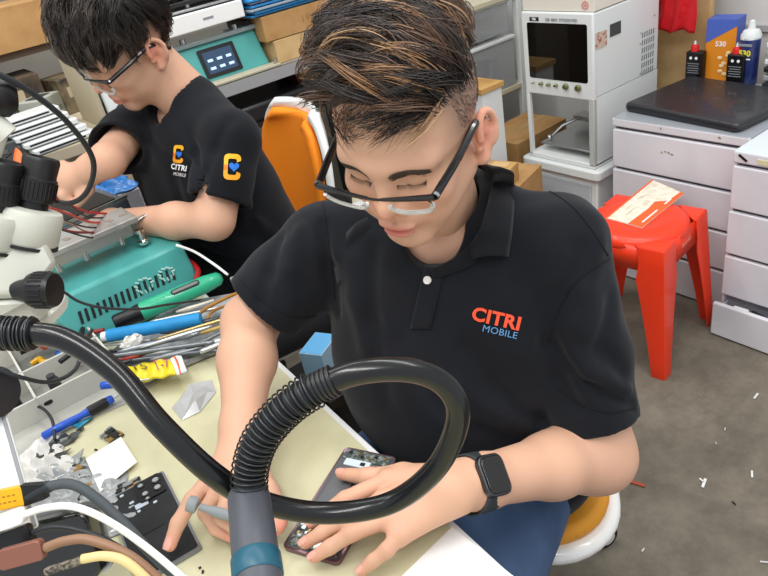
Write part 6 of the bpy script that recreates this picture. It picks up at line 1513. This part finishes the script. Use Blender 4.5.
# white cable from the station to the right
wtube('white_lead', [atz(176, 245, .88), atz(195, 252, .86), atz(215, 265, .84), atz(228, 275, .82)], .0026, m_wc, 'white lead curling from the teal station towards the green handpiece', 'cable')
wtube('red_lead', [atz(178, 258, .83), atz(190, 262, .82), atz(198, 270, .81), atz(196, 280, .80)], .0055, M('red_rubber', '#b3161b', .5), 'thick dark red lead beside the green handpiece', 'cable')
wtube('brown_lead', [atz(196, 318, .80), atz(205, 309, .81), atz(222, 300, .815), atz(240, 292, .81), atz(252, 290, .80)], .0030, M('ochre_cable', '#a06c24', .5), 'ochre brown lead coiled beside the rolled sleeve', 'cable')
wtube('brown_lead', [atz(205, 325, .79), atz(212, 312, .80), atz(228, 306, .80), atz(236, 312, .79), atz(222, 320, .785)], .0026, M('ochre_cable', '#a06c24', .5), 'small ochre brown loop of lead next to the forearm', 'cable')
for i, (x, y, hx, nm) in enumerate([(243, 277, '#2f7fd0', 'blue'), (252, 272, '#c24a3a', 'red'), (236, 283, '#e6e2dc', 'white'), (248, 284, '#2a4f9a', 'dark blue'), (260, 268, '#e0dcd4', 'pale')]):
    o = B().box((0, 0, .006), (.022, .012, .012)).obj('small_packet', M('pk_'+str(i), hx, .5), None, loc=W3(atz(x, y, TZ+.0)), rot=(0, 0, i*.8), bevel=.002); tag(o, nm+' small packet on the desk between the two people', 'packet', 'small packets on the desk')
# stack of docks on the left bench
for i in range(5):
    z = .972+i*.0175; p = (.335-.012*i, 1.87+.016*i, z); t = thing('phone_dock', p, ['lowest', 'second from the bottom', 'middle', 'second from the top', 'topmost'][i]+' of the stacked white and grey phone docks on the beige bench', 'dock', 'stacked docks on the beige bench', rot=(0, 0, .10))
    B().prism(rrect(.16, .075, .008, 4), 0, .014).obj('white_shell', m_white2, t, bevel=.003); B().box((-.01, -.0378, .007), (.12, .002, .004)).obj('dark_slot', m_dark, t, smooth=False)
for i, (x, y, w, h, hx, lab) in enumerate([(.20, 1.90, .10, .045, '#4a4f52', 'dark grey module beside the stacked docks'), (.12, 1.95, .09, .06, '#9aa19c', 'grey green module on the beige bench near the lamp'), (.22, 2.05, .11, .08, '#b9bcb2', 'pale module behind the stacked docks'), (.08, 1.87, .08, .03, '#2a2c30', 'black module at the left of the beige bench'), (.36, 2.08, .10, .09, '#a6a9a0', 'tall pale grey module behind the docks')]):
    t = thing('electronic_module', (x, y, .9705), lab, 'module', 'modules on the beige bench', rot=(0, 0, .1+.15*i)); B().prism(rrect(w, w*.7, .006, 3), 0, h).obj('housing', M('mod_'+str(i), hx, .5), t, bevel=.002); B().box((0, 0, h+.001), (w*.6, w*.35, .002)).obj('top_panel', M('modp_'+str(i), ['#1e2022', '#d4d6d0', '#2e3234', '#6a6e72', '#3a3f3c'][i], .4), t, smooth=False)
    for k in range(3): B().box((-w*.3+k*w*.3, -w*.36, h*.6), (w*.12, .003, .008)).obj('connector', m_alu, t, smooth=False)
t = thing('blue_connector', (.10, 1.80, .985), 'bright blue connector hood on a black cable by the docks', 'connector'); B().box((0, .02, .01), (.05, .035, .02), rot=(0, 0, .2)).obj('blue_hood', M('vga_blue', '#1a3fd0', .4), t, bevel=.003); B().tube(spline([(.02, .02, .01), (.05, .04, .02), (.08, .10, .03), (.05, .18, .01)], 5), .004, 8).obj('cord', m_kc, t)
t = thing('divider_board', (.455, 1.97, .9705), 'beige divider board standing on the bench behind the person in the t-shirt', 'board'); B().box((0, 0, .10), (.012, .22, .20), rot=(0, .0, 0)).obj('panel', M('beige_laminate', '#b8ac92', .6), t, smooth=False, bevel=.002)
t = thing('white_cylinder', (.50, 1.865, .9705), 'white plastic cylinder bottle behind the glasses of the person in the t-shirt', 'bottle'); B().lathe([(.028, 0), (.032, .003), (.032, .085), (.026, .10), (.012, .106)], (0, 0, 0), n=36).obj('bottle_body', m_white2, t, auto=40); B().lathe([(.013, .104), (.013, .118), (.010, .120)], (0, 0, 0), n=20).obj('cap', m_white2, t)
o = B().lathe([(.007, 0), (.008, .001), (.008, .012), (.007, .013)], (0, 0, 0), n=20).obj('tiny_stopper', M('yellow_cap', '#d8d84a', .4), None, loc=(.535, 1.83, .9705)); tag(o, 'tiny yellow stopper beside the white plastic cylinder', 'stopper')
# grey tray with green tipped pen, left of his hand
t = thing('grey_pad', (.08, 1.735, TZ0), 'grey instrument tray with white labels behind the microscope eyepieces', 'tray', rot=(0, 0, .1)); B().prism(rrect(.26, .20, .012, 4), 0, .20).obj('tray_body', M('warm_grey', '#8f8f8a', .5), t, bevel=.004)
for x, y in ((.02, .02), (.05, -.04), (-.05, -.02)): B().box((x, y, .2012), (.045, .014, .002), rot=(0, 0, .15)).obj('white_label', m_paper, t, smooth=False)
t = thing('green_pen', (.10, 1.75, .975), 'pen with a bright green sleeve lying on the grey instrument tray', 'pen'); B().tube([(0, 0, 0), (.055, .04, .012)], [.005, .006], 12).obj('green_sleeve', M('emerald', '#1fae86', .4), t); B().tube([(.055, .04, .012), (.11, .085, .022)], [.004, .003], 10).obj('black_stem', m_black, t); B().tube([(-.03, -.022, -.005), (0, 0, 0)], [.0012, .003], 8).obj('white_tip', m_white, t)
# papers and blue wrap behind his wrist
o = B().box((0, 0, .004), (.12, .09, .008)).obj('white_envelope', m_paper, None, loc=(.30, 1.32+.28, TZ+.004), rot=(0, 0, .5)); bpy.data.objects.remove(o)
t = thing('white_packet', (.42, 1.66, .76), 'white crumpled packet between the arms of the person in the t-shirt', 'packet'); bpy.data.objects.remove(t)
t = thing('side_cabinet', (.35, 1.73, 0), 'pale grey cabinet side standing beyond the hands of the person in the t-shirt', 'cabinet'); B().box((0, .0, .43), (.15, .12, .86)).obj('body', M('pale_grey_cab', '#a9abb4', .5), t, bevel=.004); B().box((.0, -.062, .76), (.12, .004, .10)).obj('drawer_front', M('pale_grey_cab2', '#c3c4ca', .5), t, bevel=.001)
crumple((.35, 1.73, .862), .15, .11, .03, 31, 'crumpled blue wrap under the arm of the person in the t-shirt', mat=M('blue_wrap', '#2a6fb4', .3, coat=.4), name='blue_wrap', cat='wrap', group=None)
# light blue carton beside the desk edge, and black case under
t = thing('low_side_table', (.49, 1.02, 0), 'small dark stand between the desk and the chairs holding a pale blue carton', 'stand'); B().box((0, 0, .56), (.12, .16, .02)).obj('top', m_dark, t, smooth=False); B().box((0, 0, .28), (.05, .08, .55)).obj('leg', m_dark, t, smooth=False)
t = thing('pale_blue_carton', (.475, 1.015, .5715), 'pale blue carton beside the desk edge below the rolled sleeve', 'box', rot=(0, 0, .5)); B().box((0, 0, .04), (.07, .05, .08)).obj('carton', M('pale_blue_card', '#9fc8e2', .5), t, bevel=.001, smooth=False); B().box((-.02, -.0255, .03), (.004, .001, .004)).obj('printed_dot', m_dark, t, smooth=False); B().box((0, 0, .0805), (.066, .046, .001)).obj('lid', M('sky_card', '#5fa6d6', .5), t, smooth=False)

for i, (x, y, z, d, hx, lab) in enumerate([(.30, 2.30, .9705, (.22, .16, .13), '#5a4a3a', 'dark brown box under the top left shelf'), (.08, 2.34, .9705, (.18, .14, .10), '#3a3632', 'very dark box at the far left under the top shelf'), (.47, 2.25, .9705, (.08, .12, .10), '#7a6a50', 'small tan box beside the divider board')]):
    t = thing('storage_box', (x, y, z), lab, 'box', 'boxes under the top left shelf', rot=(0, 0, .1*i)); B().box((0, 0, d[2]/2), d).obj('carton', M('bgbox_'+str(i), hx, .6, var=(20, '#2c2824', .45, .7)), t, smooth=False, bevel=.002); B().box((0, -d[1]/2-.0005, d[2]*.6), (d[0]*.5, .001, d[2]*.3)).obj('label', M('bglabel', '#b9a98c', .6), t, smooth=False)

# tool rest under the pile and more tools
q = [atz(x, y, TZ+.003) for x, y in ((92, 372), (128, 392), (238, 345), (246, 296), (176, 308))]; b = B(); n = len(q); b.add([W3(p) for p in q]+[W3(p+np.array([0, 0, .012])) for p in q], [tuple(range(n-1, -1, -1)), tuple(range(n, 2*n))]+[(i, (i+1) % n, n+(i+1) % n, n+i) for i in range(n)])
o = b.obj('tool_rest', M('rest_grey', '#a3a4a6', .55, var=(40, '#6f7275', .45, .65)), None, smooth=False, bevel=.002); tag(center_obj(o, W3(sum(q)/n)), 'grey worn tool rest under the pile of hand tools', 'tool rest')
R = random.Random(77); hxs = ['#d9d9d6', '#2a2b2e', '#8a8e91', '#c7a65a', '#3b3e42', '#b7bcc0', '#202124', '#d8cfc0', '#70757a', '#9b2c22', '#c9cdd0', '#44484c']
nms = ['white', 'black', 'mid grey', 'brass', 'charcoal', 'silver', 'jet black', 'bone coloured', 'steel grey', 'brick red', 'bright silver', 'dark grey']
sl = [(104, 345, 150, 340), (112, 366, 142, 356), (150, 360, 205, 346), (196, 335, 232, 322), (160, 333, 190, 328), (205, 345, 238, 334), (100, 352, 128, 349), (176, 312, 214, 300), (186, 350, 226, 330), (120, 360, 150, 352), (146, 354, 196, 344), (190, 326, 236, 312)]
lbs = ['at the left end of the tool pile', 'beside the hose at the lower left of the tool pile', 'just above the yellow tube', 'pointing at the forearm', 'short one beneath the blue cylinder', 'next to the forearm below the bright barrel', 'under the crumpled tissue', 'between the blue cylinder and the green handpiece', 'crossing the right end of the tool pile', 'between the tissue and the yellow tube', 'across the middle of the tool pile', 'upper right of the tool pile']
for i, (x0_, y0_, x1_, y1_) in enumerate(sl):
    z = .784+.0016*(i % 6); wtube('small_tool', [atz(x0_, y0_, z), atz((x0_+x1_)/2, (y0_+y1_)/2+.6, z+.001), atz(x1_, y1_, z)], [.0020, .0036+.0008*(i % 3), .0032, .0022], M('st_'+str(i), hxs[i], .35, metal=.5 if i % 3 == 2 else 0), nms[i]+' slim tool '+lbs[i], 'tool', 'small slim tools in the pile')
# dark bundle between tray and station
for i, (pts, r, hx, lab) in enumerate([
    ([(20, 352), (45, 342), (70, 345), (92, 352)], .006, '#1a1b1d', 'thick black lead under the hose beside the teal station'),
    ([(48, 330), (66, 335), (84, 330), (98, 322)], .005, '#222326', 'black lead lying along the foot of the teal station'),
    ([(72, 352), (84, 340), (92, 333), (104, 330)], .004, '#8e1f22', 'dark red lead between the tray and the teal station'),
    ([(88, 345), (96, 352), (103, 358), (106, 366)], .0035, '#d58a1e', 'amber lead end hanging near the blue cylinder tip'),
    ([(60, 362), (72, 352), (80, 338), (84, 322)], .0045, '#151618', 'black lead rising past the divided tray')]):
    wtube('loose_lead', [atz(x, y, .795+.002*i) for x, y in pts], r, M('ll_'+str(i), hx, .45), lab, 'cable', 'loose leads between tray and station')
for i, (x, y, hx, w, lab) in enumerate([(30, 345, '#1d1e20', .05, 'black block behind the divided tray'), (58, 352, '#b5421f', .045, 'rust orange block behind the divided tray'), (86, 338, '#a31c20', .022, 'red block at the foot of the teal station'), (95, 348, '#e7e4dc', .018, 'white block beside the blue cylinder tip')]):
    p = atz(x, y, .785); o = B().box((0, 0, .012), (w, w*.5, .024)).obj('small_block', M('sb_'+str(i), hx, .5), None, loc=(p[0], p[1], .806 if i < 2 else .765), rot=(0, 0, .2*i), bevel=.003); tag(o, lab, 'block', 'small blocks by the teal station')

q = [atz(x, y, TZ+.0008) for x, y in ((-60, 600), (-60, 380), (42, 394), (135, 352), (168, 374), (132, 401), (62, 432), (34, 452), (26, 520))]
b = B(); n = len(q); b.add([W3(p) for p in q]+[W3(p+np.array([0, 0, .0006])) for p in q], [tuple(range(n-1, -1, -1)), tuple(range(n, 2*n))]+[(i, (i+1) % n, n+(i+1) % n, n+i) for i in range(n)])
o = b.obj('grey_sheet', M('sheet_grey', '#b4b3ab', .55, var=(15, '#a09f97', .4, .7)), None, smooth=False); tag(center_obj(o, W3(q[5])), 'thin grey sheet on the desk left of the cream mat, under the blue screwdriver', 'sheet')
